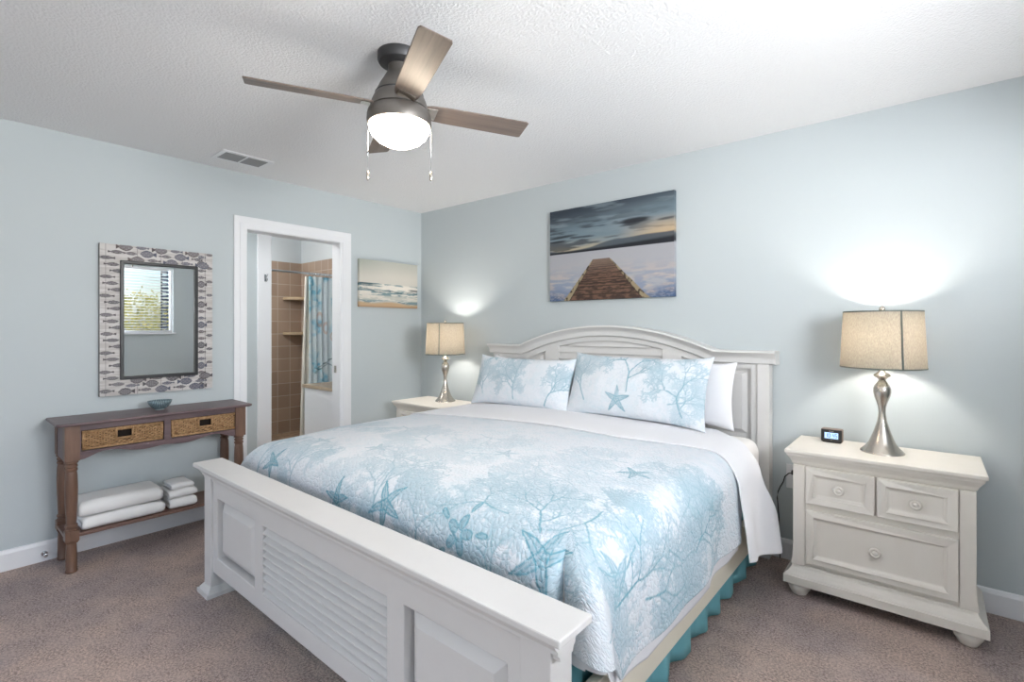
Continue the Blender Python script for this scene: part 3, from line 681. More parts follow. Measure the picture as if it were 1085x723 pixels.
# ------------------------------------------------------------ pillows
def pillow(name, w, h, t, loc, lean, yaw, m, label, seed, printed, group, roll=0.):
    res = .0037 if printed else .012; nu = int(w/res); nv = int(h/res)
    U, V = np.meshgrid(np.linspace(-1,1,nu), np.linspace(-1,1,nv))
    pin = 1-.05*(1-V**2)**1.0*np.abs(U)**3; pinv = 1-.13*(1-U**4)*np.abs(V)**3
    X = w/2*U*pin; Y = h/2*V*pinv
    q = np.clip((1-np.abs(U)**2.6)*(1-np.abs(V)**2.6), 0, 1)**.55
    wr = .010*(fnoise(X+3, Y+3, 9, seed, 2)-.5)*2*q
    Mx = Matrix.Translation(loc) @ Matrix.Rotation(yaw, 4, 'Z') @ Matrix.Rotation(-lean, 4, 'X') @ Matrix.Rotation(roll, 4, 'Y')
    A = np.array(Mx)
    def T(P): return P @ A[:3,:3].T+A[:3,3]
    sag = -.02*(1-V)*0
    F = T(np.stack([X, -t*.55*q-wr, Y+h/2], -1)); Bk = T(np.stack([X, t*.45*q, Y+h/2], -1))
    # join: front grid + back grid sharing the rim
    n = nu*nv; P = np.concatenate([F, Bk[:, ::-1]], 1)
    colors = None
    if printed:
        dr = Draw(w, h, .0032); r = random.Random(seed)
        for p in printed:
            k = p[0]
            if k == 'coral': dr.coral(p[1], p[2], p[3], p[4], .0055, p[5], 5, r); dr.zone(p[1]+p[4]*1.1*math.cos(p[3]), p[2]+p[4]*1.1*math.sin(p[3]), p[4]*1.1, p[5]*.9)
            if k == 'star': dr.star(p[1], p[2], p[3], p[4], p[5])
        ij = (np.clip(((Y+h/2)/.0032).astype(int),0,dr.h-1), np.clip(((X+w/2)/.0032).astype(int),0,dr.w-1))
        c = print_colors(dr.A[ij], X+seed, Y+2, seed, dr.Z[ij]); colors = np.concatenate([c, c[:, ::-1]], 1)
    uv = np.concatenate([np.stack([X,Y],-1), np.stack([X+2,Y],-1)], 1)
    o = grid_obj(name, P, m, colors=colors, uv=uv)
    bm = bmesh.new(); bm.from_mesh(o.data); bmesh.ops.remove_doubles(bm, verts=[v for v in bm.verts if v.is_boundary], dist=.0008); bmesh.ops.recalc_face_normals(bm, faces=bm.faces); bm.to_mesh(o.data); bm.free()
    tag(o, label, 'pillow', group); return o
pillow('pillow', .88, .39, .11, (2.56,-.27,.735), .16, 0, M_white, 'plain white pillow mostly hidden behind the right coral sham', 5, None, 'white pillows against the headboard')
pillow('pillow', .88, .375, .11, (1.60,-.27,.73), .16, 0, M_white, 'plain white pillow mostly hidden behind the left coral sham', 6, None, 'white pillows against the headboard')
pillow('pillow_sham', .925, .43, .15, (2.445,-.45,.745), .34, -.03, M_sham, 'quilted coral sham with a starfish under branching coral, on the right', 12,
       [('coral',.46,.17,1.6,.12,.85),('star',.40,.12,.085,.3,.8),('coral',.16,.10,1.9,.10,.7),('coral',.80,.06,1.9,.11,.8),('coral',.72,.12,.3,.08,.6),('coral',.10,.3,.9,.07,.4),('coral',.84,.36,2.2,.05,.4)], 'coral print pillow shams')
pillow('pillow_sham', .875, .395, .15, (1.575,-.45,.735), .34, .02, M_sham, 'quilted coral sham beside the bedside table in the corner, on the left', 15,
       [('coral',.44,.06,1.55,.11,.7),('coral',.70,.04,1.2,.10,.8),('star',.16,.39,.07,.3,.6),('coral',.14,.08,1.8,.08,.6),('coral',.36,.42,-.2,.06,.5),('star',.52,.40,.05,1.,.5)], 'coral print pillow shams')

# ------------------------------------------------------------ nightstand
def nightstand():
    x0, x1, y0, y1 = 3.315, 3.975, -.395, -.03
    t = thing('nightstand', (3.645,-.21,0), 'cream three-drawer nightstand holding the alarm clock, right of the bed', 'nightstand', 'matching cream nightstands')
    b = B().box(x0, x1, y0, y1, .10, .66); b.build('body', M_cream, t, bevel=.003)
    b = B().box(3.28, 4.012, -.433, -.02, .697, .716); b.build('top', M_cream, t, bevel=.005, seg=3)
    b = B(); lv = [(.0,.640),(.006,.648),(.010,.660),(.020,.676),(.026,.684),(.030,.697)]
    for (a, za), (c, zc) in zip(lv[:-1], lv[1:]): b.frustum((x0-a,x1+a,y0-a,y1+a*.2), za, (x0-c,x1+c,y0-c,y1+c*.2), zc)
    b.build('top_molding', M_cream, t)
    b = B(); lv = [(.004,.150),(.008,.146),(.010,.136),(.022,.118),(.034,.108),(.036,.102),(.040,.100),(.040,.062)]
    for (a, za), (c, zc) in zip(lv[:-1], lv[1:]): b.frustum((x0-c,x1+c,y0-c,y1+.0), zc, (x0-a,x1+a,y0-a,y1+.0), za)
    b.build('base_molding', M_cream, t, bevel=.001)
    for xa, xb in ((x0-.002,x0+.050),(x1-.050,x1+.002)):     # pilasters flaring to the base
        s_ = -1 if xa < 3.6 else 1; p = [(xa,.64),(xb,.64),(xb,.15)]
        out = xa if s_ < 0 else xb
        B().prism([[(x0-.002,.64),(x0+.050,.64),(x0+.050,.15),(x0-.012,.15),(x0-.006,.19),(x0-.002,.25)] if s_ < 0 else [(x1+.002,.64),(x1-.050,.64),(x1-.050,.15),(x1+.012,.15),(x1+.006,.19),(x1+.002,.25)]], 'y', y0-.010, y0).build('pilaster', M_cream, t, bevel=.002)
    def drawer(a, b_, c, d, knob):
        dr = B(); f = y0-.022
        dr.prism([rect(a,b_,c,d), rect(a+.034,b_-.034,c+.034,d-.034)], 'y', f, y0-.001)
        i, j = .034, .046
        dr.add([(a+i,f,c+i),(b_-i,f,c+i),(b_-i,f,d-i),(a+i,f,d-i),(a+j,f+.013,c+j),(b_-j,f+.013,c+j),(b_-j,f+.013,d-j),(a+j,f+.013,d-j)],
               [(0,1,5,4),(1,2,6,5),(2,3,7,6),(3,0,4,7),(4,5,6,7)])
        o = dr.build('drawer', M_cream, t, bevel=.004)
        kk = B().lathe_y([(.010,0),(.009,.012),(.014,.016),(.021,.018),(.023,.022),(.022,.027),(.017,.030),(.014,.027),(.010,.026),(.008,.031),(.004,.033),(0.0005,.033)], (knob[0], f+.013, knob[1]), 28)
        kk.build('knob', M_cream, o, auto=50)
    drawer(3.368,3.640,.462,.638,(3.504,.550)); drawer(3.648,3.922,.462,.638,(3.785,.550)); drawer(3.368,3.922,.172,.432,(3.642,.302))
    for x in (x0+.022, x1-.022):
        for y in (y0+.015, y1-.055):
            B().lathe([(.022,0),(.030,.003),(.034,.010),(.046,.030),(.050,.044),(.046,.056),(.036,.064),(.030,.066)], (x,y,0), 28).build('bun_foot', M_cream, t, smooth=True)
    return t
ns = nightstand()
n2 = copy_tree(ns); n2.location = (.615,-.315,0); n2.scale = (1,1,.951)
n2['label'] = 'cream nightstand in the room corner, left of the bed, partly hidden by the bedding'

# ------------------------------------------------------------ table lamp
def table_lamp():
    c = (3.655,-.205,.716)
    t = thing('table_lamp', c, 'nickel hourglass lamp with grey shade beside the alarm clock', 'lamp', 'matching nickel bedside lamps')
    pr = [(.088,0),(.088,.004),(.082,.010),(.068,.024),(.053,.046),(.034,.097),(.0195,.147),(.014,.190),(.0155,.215),(.021,.236),(.031,.265),(.0355,.287),(.035,.305),(.029,.322),(.019,.336),(.0135,.345),(.020,.354),(.033,.362),(.035,.367),(.030,.374),(.016,.384),(.010,.392),(.010,.42)]
    B().lathe(pr, c, 48).build('base', M_nickel, t, auto=50)
    z0, z1, r0, r1 = .405, .675, .170, .157
    b = B(); seg = 64; vs = []; fs = []
    for (r, z) in ((r0,z0),(r0*.67+r1*.33,z0+(z1-z0)*.33),(r0*.33+r1*.67,z0+(z1-z0)*.67),(r1,z1)):
        for k in range(seg): a = 2*PI*k/seg; vs.append((c[0]+r*math.cos(a), c[1]+r*math.sin(a), c[2]+z))
    for i in range(3):
        for k in range(seg): fs.append((i*seg+k, i*seg+(k+1)%seg, (i+1)*seg+(k+1)%seg, (i+1)*seg+k))
    shd = b.add(vs, fs).build('lamp_shade', M_shade, t, smooth=True)
    for r, z in ((r0+.0008, z0+.002), (r1+.0008, z1-.002)):
        B().lathe([(r,-.003),(r,.003),(r-.003,.003),(r-.003,-.003),(r,-.003)], (c[0],c[1],c[2]+z), 64, cap=False).build('shade_rim', M_shadetrim, shd, auto=50)
    b = B(); a = math.radians(-62); b_ = a+.05      # the sewn seam
    b.add([(c[0]+(r0+.0015)*math.cos(a), c[1]+(r0+.0015)*math.sin(a), c[2]+z0),(c[0]+(r0+.0015)*math.cos(b_), c[1]+(r0+.0015)*math.sin(b_), c[2]+z0),
           (c[0]+(r1+.0015)*math.cos(b_), c[1]+(r1+.0015)*math.sin(b_), c[2]+z1),(c[0]+(r1+.0015)*math.cos(a), c[1]+(r1+.0015)*math.sin(a), c[2]+z1)], [(0,1,2,3)])
    b.build('shade_seam', M_shadetrim, shd, fix=False)
    b = B()
    b.tube([(c[0]+.05*math.cos(a)*math.sin(p), c[1]+.05*math.sin(a)*math.sin(p)*0, c[2]+.42+.115-.115*math.cos(p)) for a in (0,) for p in np.linspace(.1, PI, 14)], .0016, 6)
    b.tube([(c[0]-.05*math.sin(p), c[1], c[2]+.42+.115-.115*math.cos(p)) for p in np.linspace(.1, PI, 14)], .0016, 6)
    for k in range(3):
        a = k*2*PI/3+.3; b.tube([(c[0],c[1],c[2]+.652),(c[0]+.155*math.cos(a),c[1]+.155*math.sin(a),c[2]+.668)], .0015, 6)
    b.build('harp', M_chrome, t, smooth=True)
    B().lathe([(.003,.64),(.004,.672),(.010,.676),(.013,.684),(.011,.694),(.005,.700),(.001,.702)], c, 20).build('finial', M_nickel, t, smooth=True)
    B().lathe([(.013,.42),(.013,.47),(.012,.47)], c, 16).build('socket', M_nickel, t, smooth=True)
    B().lathe([(.011,.47),(.011,.50),(.020,.52),(.025,.545),(.020,.562),(.010,.570),(.001,.571)], c, 20).build('bulb', M_bulb, t, smooth=True)
    return t, c
def bulb_light(p):
    d = bpy.data.lights.new('lamp_bulb_light', 'POINT'); d.energy = LAMP_W; d.shadow_soft_size = .038; d.color = (1,.93,.85)
    o = bpy.data.objects.new('lamp_bulb_light', d); COL.objects.link(o); o.location = p
tl, c = table_lamp()
bulb_light((c[0],c[1],c[2]+.545))
t2 = copy_tree(tl); t2.location = (.622,-.25,.681)
t2['label'] = 'nickel hourglass lamp with grey shade, in the room corner'
bulb_light((.622,-.25,.681+.545))

# alarm clock
ck = thing('alarm_clock', (3.44,-.115,.716), 'small black digital alarm clock reading 10:45 on the nightstand', 'clock')
cl, cr, cb, ctp = -.048, .048, .0, .068
b = B().box(3.44+cl, 3.44+cr, -.138, -.088, .719, .787); ob = b.build('case', mat('clock_taupe', (122,108,98), .4), ck, bevel=.008, seg=4)
b = B().box(3.44-.045, 3.44+.045, -.1415, -.137, .722, .784); b.build('face', M_black, ck, bevel=.002)
scr = B().box(3.44-.030, 3.44+.030, -.1425, -.1405, .738, .769).build('screen', mat('lcd', (170,200,236), .4, emit=(170,205,245), estr=.75), ck)
b = B(); SEG = {'0':'abcdef','1':'bc','4':'fgbc','5':'afgcd'}
def digit(ch, x, z, w, h):
    t = .0022; y0, y1 = -.1436, -.1424
    R_s = {'a':(x,x+w,z+h-t,z+h),'g':(x,x+w,z+h/2-t/2,z+h/2+t/2),'d':(x,x+w,z,z+t),'f':(x,x+t,z+h/2,z+h),'e':(x,x+t,z,z+h/2),'b':(x+w-t,x+w,z+h/2,z+h),'c':(x+w-t,x+w,z,z+h/2)}
    for q in SEG[ch]: r = R_s[q]; b.box(r[0], r[1], y0, y1, r[2], r[3])
for ch, x in (('1',-.026),('0',-.0135),('4',.0045),('5',.0165)): digit(ch, 3.44+x, .744, .0095, .020)
b.box(3.4395,3.4417,-.1436,-.1424,.749,.7515); b.box(3.4395,3.4417,-.1436,-.1424,.7565,.759)
b.build('digits', mat('lcd_dark', (52,78,120), .5), scr)
b = B()
for k in range(7): b.box(3.44-.010+k*.003, 3.44-.0082+k*.003, -.1423,-.1413,.7745,.7775)
B().box(3.438,3.442,-.1423,-.1413,.7285,.7305).build('button_mark', M_nickel, ck); b.build('lettering', mat('clock_mark', (180,180,176), .5), ck)
b = B(); b.box(3.44-.04,3.44+.04,-.13,-.095,.716,.720); b.build('foot', M_black, ck)

# outlet, plug, cord
ol = thing('wall_outlet', (3.24,0,.475), 'white wall outlet low on the wall between bed and nightstand', 'outlet')
B().box(3.205,3.275,-.006,0,.405,.54).build('cover_plate', M_trim, ol, bevel=.002)
pc = thing('power_cord', (3.245,-.02,.49), 'black power cord plugged into the outlet beside the bed', 'cord')
B().box(3.235,3.258,-.034,-.006,.488,.512).build('plug', M_black, pc, bevel=.003)
B().tube([(3.245,-.03,.50),(3.225,-.045,.497),(3.205,-.04,.475),(3.195,-.035,.44),(3.18,-.04,.41),(3.172,-.05,.385),(3.168,-.05,.35),(3.175,-.045,.25),(3.18,-.04,.008)], .003, 8).build('cable', M_black, pc, smooth=True)

# ------------------------------------------------------------ ceiling fan
fx, fy = 2.15, -1.90
fan = thing('ceiling_fan', (fx,fy,2.44), 'four-blade ceiling fan with pewter body and lit glass bowl', 'ceiling fan')
c = (fx,fy,0)
B().lathe([(.088,2.44),(.088,2.412),(.082,2.402),(.066,2.398),(.050,2.392)], c, 48).build('canopy', M_fandark, fan, auto=40)
B().lathe([(.046,2.40),(.046,2.375),(.050,2.362),(.062,2.340),(.080,2.310),(.093,2.282),(.096,2.272)], c, 48, cap=False).build('motor_housing', M_fanmetal, fan, auto=50)
B().lathe([(.093,2.275),(.099,2.268),(.108,2.248),(.115,2.228),(.117,2.212),(.110,2.208)], c, 48, cap=False).build('blade_collar', M_fanmetal, fan, auto=50)
B().lathe([(.106,2.210),(.119,2.206),(.126,2.200),(.130,2.184),(.131,2.160),(.128,2.146),(.122,2.144)], c, 48, cap=False).build('light_kit_ring', M_fanmetal, fan, auto=50)
B().lathe([(.122,2.152),(.124,2.142),(.121,2.126),(.110,2.104),(.090,2.085),(.062,2.070),(.030,2.062),(.001,2.060)], c, 48, cap=False).build('glass_bowl', M_globe, fan, smooth=True)
B().lathe([(.0945,2.276),(.0985,2.274),(.0985,2.268),(.0945,2.268)], c, 48).build('dark_band', M_fandark, fan)
B().lathe([(.03,2.245),(.105,2.245),(.105,2.215),(.03,2.215)], c, 32).build('hub', M_fandark, fan)
pitch = math.radians(-13)
for k in range(4):
    a = math.radians(64)+k*PI/2; ca, sa = math.cos(a), math.sin(a)
    prof_ = [(.105,.038),(.13,.046),(.20,.052),(.38,.055),(.558,.057)]
    pl = [(r,-w) for r, w in prof_]+[(.570,-.051),(.570,.053)]+[(r,w) for r, w in prof_[::-1]][0:]
    b = B(); m = len(pl); vs = []
    for zt in (-.003,.003):
        for r, w in pl: vs.append((r, w*math.cos(pitch), w*math.sin(pitch)+zt))
    n = m
    # build in local axes so the wood grain runs along the blade
    b.add(vs, [tuple(range(n))[::-1], tuple(range(n,2*n))]+[(i,(i+1)%n,(i+1)%n+n,i+n) for i in range(n)])
    me = bpy.data.meshes.new('blade'); me.from_pydata(b.v, [], b.f); me.materials.append(M_blade); me.update()
    o = bpy.data.objects.new('blade', me); COL.objects.link(o); o.parent = fan; o.location = (0,0,2.222-2.44); o.rotation_euler = (0,0,a)
    md = o.modifiers.new('bevel','BEVEL'); md.width = .0015; md.limit_method = 'ANGLE'
    br = B()
    w = .035; vs = [(r, ww*math.cos(pitch), ww*math.sin(pitch)+z_) for r in (.095,.155) for ww in (-w,w) for z_ in (-.006,-.0035)]
    br.add(vs, [(0,1,3,2),(4,6,7,5),(0,4,5,1),(2,3,7,6),(0,2,6,4),(1,5,7,3)])
    me = bpy.data.meshes.new('blade_bracket'); me.from_pydata(br.v, [], br.f); me.materials.append(M_nickel); me.update()
    o2 = bpy.data.objects.new('blade_bracket', me); COL.objects.link(o2); o2.parent = o
for (dx, dy, z0, z1) in ((-.100,-.084,2.150,1.962),(.100,.084,2.150,1.958)):
    x, y = fx+dx, fy+dy
    b = B().tube([(x,y,z0),(x,y,z1)], .001, 6); o = b.build('pull_chain', M_chrome, fan, smooth=True)
    B().lathe([(.002,0),(.005,-.006),(.006,-.012),(.006,-.034),(.003,-.040),(.001,-.041)], (x,y,z1), 14).build('pull_knob', M_nickel, o, smooth=True)
# ceiling vent
vt = thing('ceiling_vent', (.32,-1.78,2.44), 'rectangular louvered air vent in the ceiling above the doorway', 'vent')
vx0, vx1, vy0, vy1 = .215, .425, -1.945, -1.625
ym = (vy0+vy1)/2
B().prism([rect(vx0,vx1,vy0,vy1), rect(vx0+.028,vx1-.028,vy0+.028,ym-.006), rect(vx0+.028,vx1-.028,ym+.006,vy1-.028)], 'z', 2.432, 2.4395).build('frame', M_trim, vt, bevel=.002)
B().box(vx0+.02,vx1-.02,vy0+.02,vy1-.02,2.4385,2.4395).build('backing', M_black, vt)
M_vs = mat('vent_slat', (150,152,154), .5)
for k in range(11):
    x = vx0+.030+k*.0140
    B().add([(x,vy0+.028,2.4325),(x,vy1-.028,2.4325),(x+.0095,vy1-.028,2.438),(x+.0095,vy0+.028,2.438)], [(0,1,2,3)]).build('slat', M_vs, vt, fix=False)

# ------------------------------------------------------------ pictures
def canvas(name, P0, U, V, N, w, h, d, cf, res, label):
    """P0 lower-left front corner; U, V unit axes; N unit normal towards the room; d depth."""
    nu, nv = int(w/res), int(h/res); P0, U, V, N = map(np.array, (P0,U,V,N))
    u, v = np.meshgrid(np.linspace(0,1,nu), np.linspace(0,1,nv)); P = P0+u[...,None]*w*U+v[...,None]*h*V
    C = cf(u, v)
    ev, ef, ec = [], [], []
    idx = [(0,j) for j in range(0,nu,4)]+[(i,nu-1) for i in range(0,nv,4)]+[(nv-1,j) for j in range(nu-1,-1,-4)]+[(i,0) for i in range(nv-1,-1,-4)]
    m = len(idx)
    for (i,j) in idx: ev.append(P[i,j]); ec.append(C[i,j])
    for (i,j) in idx: ev.append(P[i,j]-N*d); ec.append(C[i,j])
    for k in range(m): k2 = (k+1) % m; ef.append([k, k2, k2+m, k+m])
    cor = len(ev); ev += [P0-N*d, P0+w*U-N*d, P0+w*U+h*V-N*d, P0+h*V-N*d]; ec += [C[0,0]]*4; ef.append([cor+3,cor+2,cor+1,cor])
    o = grid_obj(name, P, M_print, colors=C, extra=(ev,ef,ec), smooth=False)
    return tag(o, label, 'picture')
def mixc(a, b, t): return a+(np.array(b)-a)*t[...,None]
def pier(u, v):
    sh = u.shape; n = fnoise(u*1.2+v*1.5, v*6, 3, 41, 4); n2 = fnoise(u*1.0+v*.7, v*7, 4, 47, 4)
    C = np.zeros(sh+(3,))+lin((84,98,108))
    hz = .515
    t = (v-hz)/(1-hz)                               # sky
    C = mixc(np.zeros(sh+(3,))+lin((176,164,140)), lin((112,130,140)), sstep(.02,.35,t))
    C = mixc(C, lin((44,54,66)), sstep(.45,1.05,t+.25*(.5-u)))
    C = mixc(C, lin((128,142,150)), sstep(.5,.68,n)*.6*(t > 0))
    C = mixc(C, lin((206,176,136)), sstep(.55,.95,u)*sstep(.62,.25,t)*sstep(.05,.2,t)*.75)
    C = mixc(C, lin((34,42,54)), sstep(.52,.66,n2)*.75*sstep(.98,.5,t)*(1-.5*sstep(.4,.9,u)))
    for (cu, cv, ru, rv, k) in ((.72,.77,.15,.035,.95),(.68,.735,.10,.015,.7),(.10,.70,.16,.022,.9),(.06,.655,.12,.014,.9),(.95,.745,.08,.016,.7)):
        dd = np.hypot((u-cu)/ru, (v-cv-.05*(u-cu))/rv)+.5*(fnoise(u*9,v*30,1,51)-.5); C = mixc(C, lin((22,26,36)), sstep(1.1,.4,dd)*k)
    hill = hz+.035+.05*sstep(.35,.6,u)*(1-.15*np.sin(u*14))+.03*sstep(.6,.95,u)-.015*np.sin(u*9)
    C = mixc(C, lin((62,74,86)), sstep(hill+.012, hill-.004, v)*.9)
    C = mixc(C, lin((18,24,34)), sstep(hz+.030+.05*u**2, hz+.012+.03*u**2, v))
    wat = v < hz
    wc = np.zeros(sh+(3,))+lin((166,167,173)); wn = fnoise(u*2, v*9, 4, 61, 4)
    wc = mixc(wc, lin((196,178,164)), sstep(.45,.15,v)*sstep(.45,.6,wn)*.6)
    wc = mixc(wc, lin((128,142,166)), sstep(.42,.10,v)*sstep(.3,.6,fnoise(u*3,v*10,4,67))*.9)
    edge = sstep(.20,0,v+.35*np.minimum(np.minimum(u,1-u),.5)); rip = fnoise(u*20, v*40, 3, 71, 3)
    wc = mixc(wc, lin((58,84,122)), edge*(.55+.45*sstep(.4,.6,rip)))
    C = np.where(wat[...,None], wc, C)
    # pier
    vt_ = .425; yy = v/vt_; l = .13+(.385-.13)*yy; r = .83-(.83-.525)*yy; inside = (v < vt_) & (u > l) & (u < r)
    dist = 1/(1.06-yy*.92); pk = np.mod(dist*7.5, 1)
    wood = mixc(np.zeros(sh+(3,))+lin((62,44,38)), lin((110,82,66)), sstep(.35,.65,fnoise(u*9,dist*7.5,3,77)))
    wood = mixc(wood, lin((122,104,92)), sstep(.55,1,yy)*.8); wood = mixc(wood, lin((28,18,16)), sstep(.16,.06,np.minimum(pk,1-pk))*.85*sstep(1.0,.7,yy))
    wood = mixc(wood, lin((36,26,24)), (sstep(.012,.0,np.abs(u-l-.055*(1-yy)))+sstep(.012,0,np.abs(u-r+.055*(1-yy))))*.8)
    side = (u < l+.045*(1-yy)+.006) | (u > r-.045*(1-yy)-.006)
    wood = np.where(side[...,None], mixc(np.zeros(sh+(3,))+lin((150,136,108)), lin((60,48,38)), sstep(.5,.7,fnoise(u*14,v*10,4,81))), wood)
    C = np.where(inside[...,None], wood, C)
    return C
canvas('pier_picture', (1.578,-.035,1.517), (1,0,0), (0,0,1), (0,-1,0), .985, .69, .034, pier, .0038, 'large canvas of a wooden pier on a lake, hung above the headboard')
def surf(u, v):
    sh = u.shape; C = mixc(np.zeros(sh+(3,))+lin((208,203,193)), lin((180,181,172)), sstep(.6,1.0,v)); C = mixc(C, lin((160,166,154)), sstep(.5,.0,u)*sstep(.55,1,v)*.5)
    n = fnoise(u*3, v*14, 3, 91, 4); n2 = fnoise(u*6, v*22, 3, 95, 4)
    hz = .515-.02*u
    sea = mixc(np.zeros(sh+(3,))+lin((120,146,150)), lin((226,220,210)), sstep(.42,.56,n))
    sea = mixc(sea, lin((60,84,92)), sstep(hz-.09,hz-.02,v)*sstep(.34,.12,np.abs(u-.02))*.9)
    sea = mixc(sea, lin((236,228,218)), sstep(.3,.4,u)*sstep(hz-.16,hz-.08,v)*sstep(hz-.01,hz-.05,v)*.9)
    sea = mixc(sea, lin((70,84,88)), sstep(.80,.90,u)*sstep(.035,.01,np.abs(v-(hz-.10)))*.8)
    ln = np.abs(v-(.37-.05*u+.02*np.sin(u*16))); sea = mixc(sea, lin((66,88,98)), sstep(.022,.004,ln)*.7*sstep(.3,.6,n2+.1))
    sea = mixc(sea, lin((150,168,172)), sstep(.30,.18,v)*sstep(.4,.7,n)*.6); sea = mixc(sea, lin((232,222,208)), sstep(.28,.22,v)*sstep(.12,.18,v)*.6)
    C = np.where((v < hz)[...,None], sea, C)
    C = mixc(C, lin((196,166,132)), sstep(.145,.085,v+.02*np.sin(u*9)+.03*u)); C = mixc(C, lin((150,112,80)), sstep(.05,0,v)*.6)
    return C
canvas('surf_picture', (.030,-.712,1.50), (0,1,0), (0,0,1), (1,0,0), .640, .418, .028, surf, .0035, 'small canvas of breaking surf, hung between doorway and corner')

# ------------------------------------------------------------ mirror with fish frame
my0, my1, mz0, mz1 = -2.481, -1.870, .899, 1.822
iy0, iy1, iz0, iz1 = -2.378, -1.966, 1.000, 1.722
mr = thing('wall_mirror', (0,(my0+my1)/2,(mz0+mz1)/2), 'rectangular wall mirror with a fish-printed whitewashed frame above the console', 'mirror')
Wm, Hm = my1-my0, mz1-mz0; res = .0028; nu = int(Wm/res); nv = int(Hm/res)
u, v = np.meshgrid(np.linspace(0,Wm,nu), np.linspace(0,Hm,nv))
C = mixc(np.zeros(u.shape+(3,))+lin((202,198,196)), lin((184,179,176)), sstep(.4,.6,fnoise(u*3,v*40,3,101)))
for x in (.028,.185,.31,.43,.565): C = mixc(C, lin((96,90,90)), sstep(.0025,.001,np.abs(u-x))*((v < iz0-mz0) | (v > iz1-mz0) | (x < .1) | (x > .5))*.7)
def fish(cx, cy, L_, hgt, dirn, col):
    global C
    du = (u-cx)*dirn/L_*2; dv = (v-cy)/hgt*2
    m_ = (np.abs(u-cx) < L_*.7) & (np.abs(v-cy) < hgt)
    if not m_.any(): return
    body = (du > -.62) & (du < 1) & (np.abs(dv) < np.clip(1-((du-.15)/.85)**2, 0, 1)**.8)
    tail = (du <= -.52) & (du > -1.0) & (np.abs(dv) < .10+1.1*(-.52-du))
    hatch = (np.abs(np.mod((u+v)/.0075, 1)-.5) < .17) | (np.abs(np.mod((u-v)/.0075, 1)-.5) < .17)
    cc = np.where((hatch & body & (np.abs(dv) < .75*np.clip(1-((du-.15)/.85)**2,0,1)))[...,None], np.array(lin((140,136,140))), np.array(lin(col)))
    C = np.where((m_ & (body | tail))[...,None], cc, C)
r = random.Random(4); dk = [(62,58,62),(74,66,70),(70,74,92),(84,72,70)]
vv = .03; k = 0
while vv < Hm-.01:
    fish(.030+.022*((k*5)%3)+r.uniform(0,.012), vv, .078, .022, 1 if k % 3 else -1, r.choice(dk[:2])); vv += .0385; k += 1
vv = .02; k = 0
while vv < Hm-.01:
    fish(Wm-.065, vv, .05 if k % 3 else .058, .020+.026*(k % 3 == 0), -1, r.choice(dk)); 
    if k % 2: fish(Wm-.016, vv+.02, .05, .018, -1, r.choice(dk[:2]))
    vv += .046; k += 1
for row, zv in enumerate((.020,.055,.088)):
    for q in range(5):
        big = (q+row) % 2 == 0; fish(.13+q*.095+.03*row, zv+.004*(q%2), .085 if big else .07, .045 if big else .02, 1 if q % 2 else -1, r.choice(dk))
for row, zv in enumerate((Hm-.012,Hm-.048,Hm-.086)):
    for q in range(5):
        big = (q+row) % 2 == 0; fish(.12+q*.092+.03*row, zv+.004*(q%2), .085 if big else .07, .045 if big else .02, -1 if q % 2 else 1, r.choice(dk))
P = np.stack([np.full(u.shape,.030), my0+u, mz0+v], -1); o0 = np.array(origin(mr))
keep = ~((P[:-1,:-1,1] > iy0) & (P[:-1,:-1,1] < iy1-.004) & (P[:-1,:-1,2] > iz0) & (P[:-1,:-1,2] < iz1-.004))
i, j = np.nonzero(keep); a = i*nu+j; F = np.stack([a,a+1,a+nu+1,a+nu],1)
me = bpy.data.meshes.new('frame'); V = (P.reshape(-1,3)-o0).tolist(); k = len(V)
cor = [(my0,mz0),(my1,mz0),(my1,mz1),(my0,mz1)]
V += [tuple(np.array((x,yy_,zz_))-o0) for x in (.030,.002) for yy_,zz_ in cor]; Fl = F.tolist()+[[k+i_,k+(i_+1)%4,k+4+(i_+1)%4,k+4+i_] for i_ in range(4)]
me.from_pydata(V, [], Fl); me.update(); at = me.color_attributes.new('print','FLOAT_COLOR','POINT')
CC = np.vstack([C.reshape(-1,3), np.tile(lin((120,114,110)),(8,1))]); at.data.foreach_set('color', np.hstack([CC,np.ones((len(CC),1))]).astype(np.float32).ravel())
me.materials.append(M_fish); o = bpy.data.objects.new('frame', me); COL.objects.link(o); o.parent = mr; o['label'] = 'whitewashed plank frame printed with dark fish'
b = B(); 
b.prism([rect(iy0-.006,iy1+.006,iz0-.006,iz1+.006), rect(iy0+.014,iy1-.014,iz0+.014,iz1-.014)], 'x', .022, .040)
b.build('inner_molding', M_black, mr, bevel=.004)
B().box(.020,.024, iy0+.005, iy1-.005, iz0+.005, iz1-.005).build('mirror_glass', M_mirror, mr)

# ------------------------------------------------------------ console table
cs = thing('console_table', (.17,-2.21,0), 'narrow dark-stained console table with two wicker drawers and a low shelf', 'console table')
cy0, cy1, cx0, cx1 = -2.690, -1.765, .035, .335
tp = B().prism([[(cx0-.012,cy0-.028),(cx1+.012,cy0-.028),(cx1+.030,cy0-.010),(cx1+.030,cy1+.010),(cx1+.012,cy1+.028),(cx0-.012,cy1+.028)]], 'z', .790, .806)
tp.build('table_top', M_console, cs, bevel=.006, seg=3)
def apron_pts():
    pts = [(cy0+.07,.775),(cy1-.07,.775)]
    for t in np.linspace(1,0,41):
        y = cy0+.07+(cy1-cy0-.14)*t; e = min(t,1-t)
        z = .600+.033*sstep(0,.14,e)-.026*sstep(.16,.36,e)*1+.008*sstep(.38,.5,e)
        pts.append((y, float(z)))
    return pts
hl = [rect(-2.612,-2.232,.645,.757), rect(-2.198,-1.822,.645,.757)]
ap = [(cy0+.07,.645),(cy1-.07,.645)]+apron_pts()[2:]
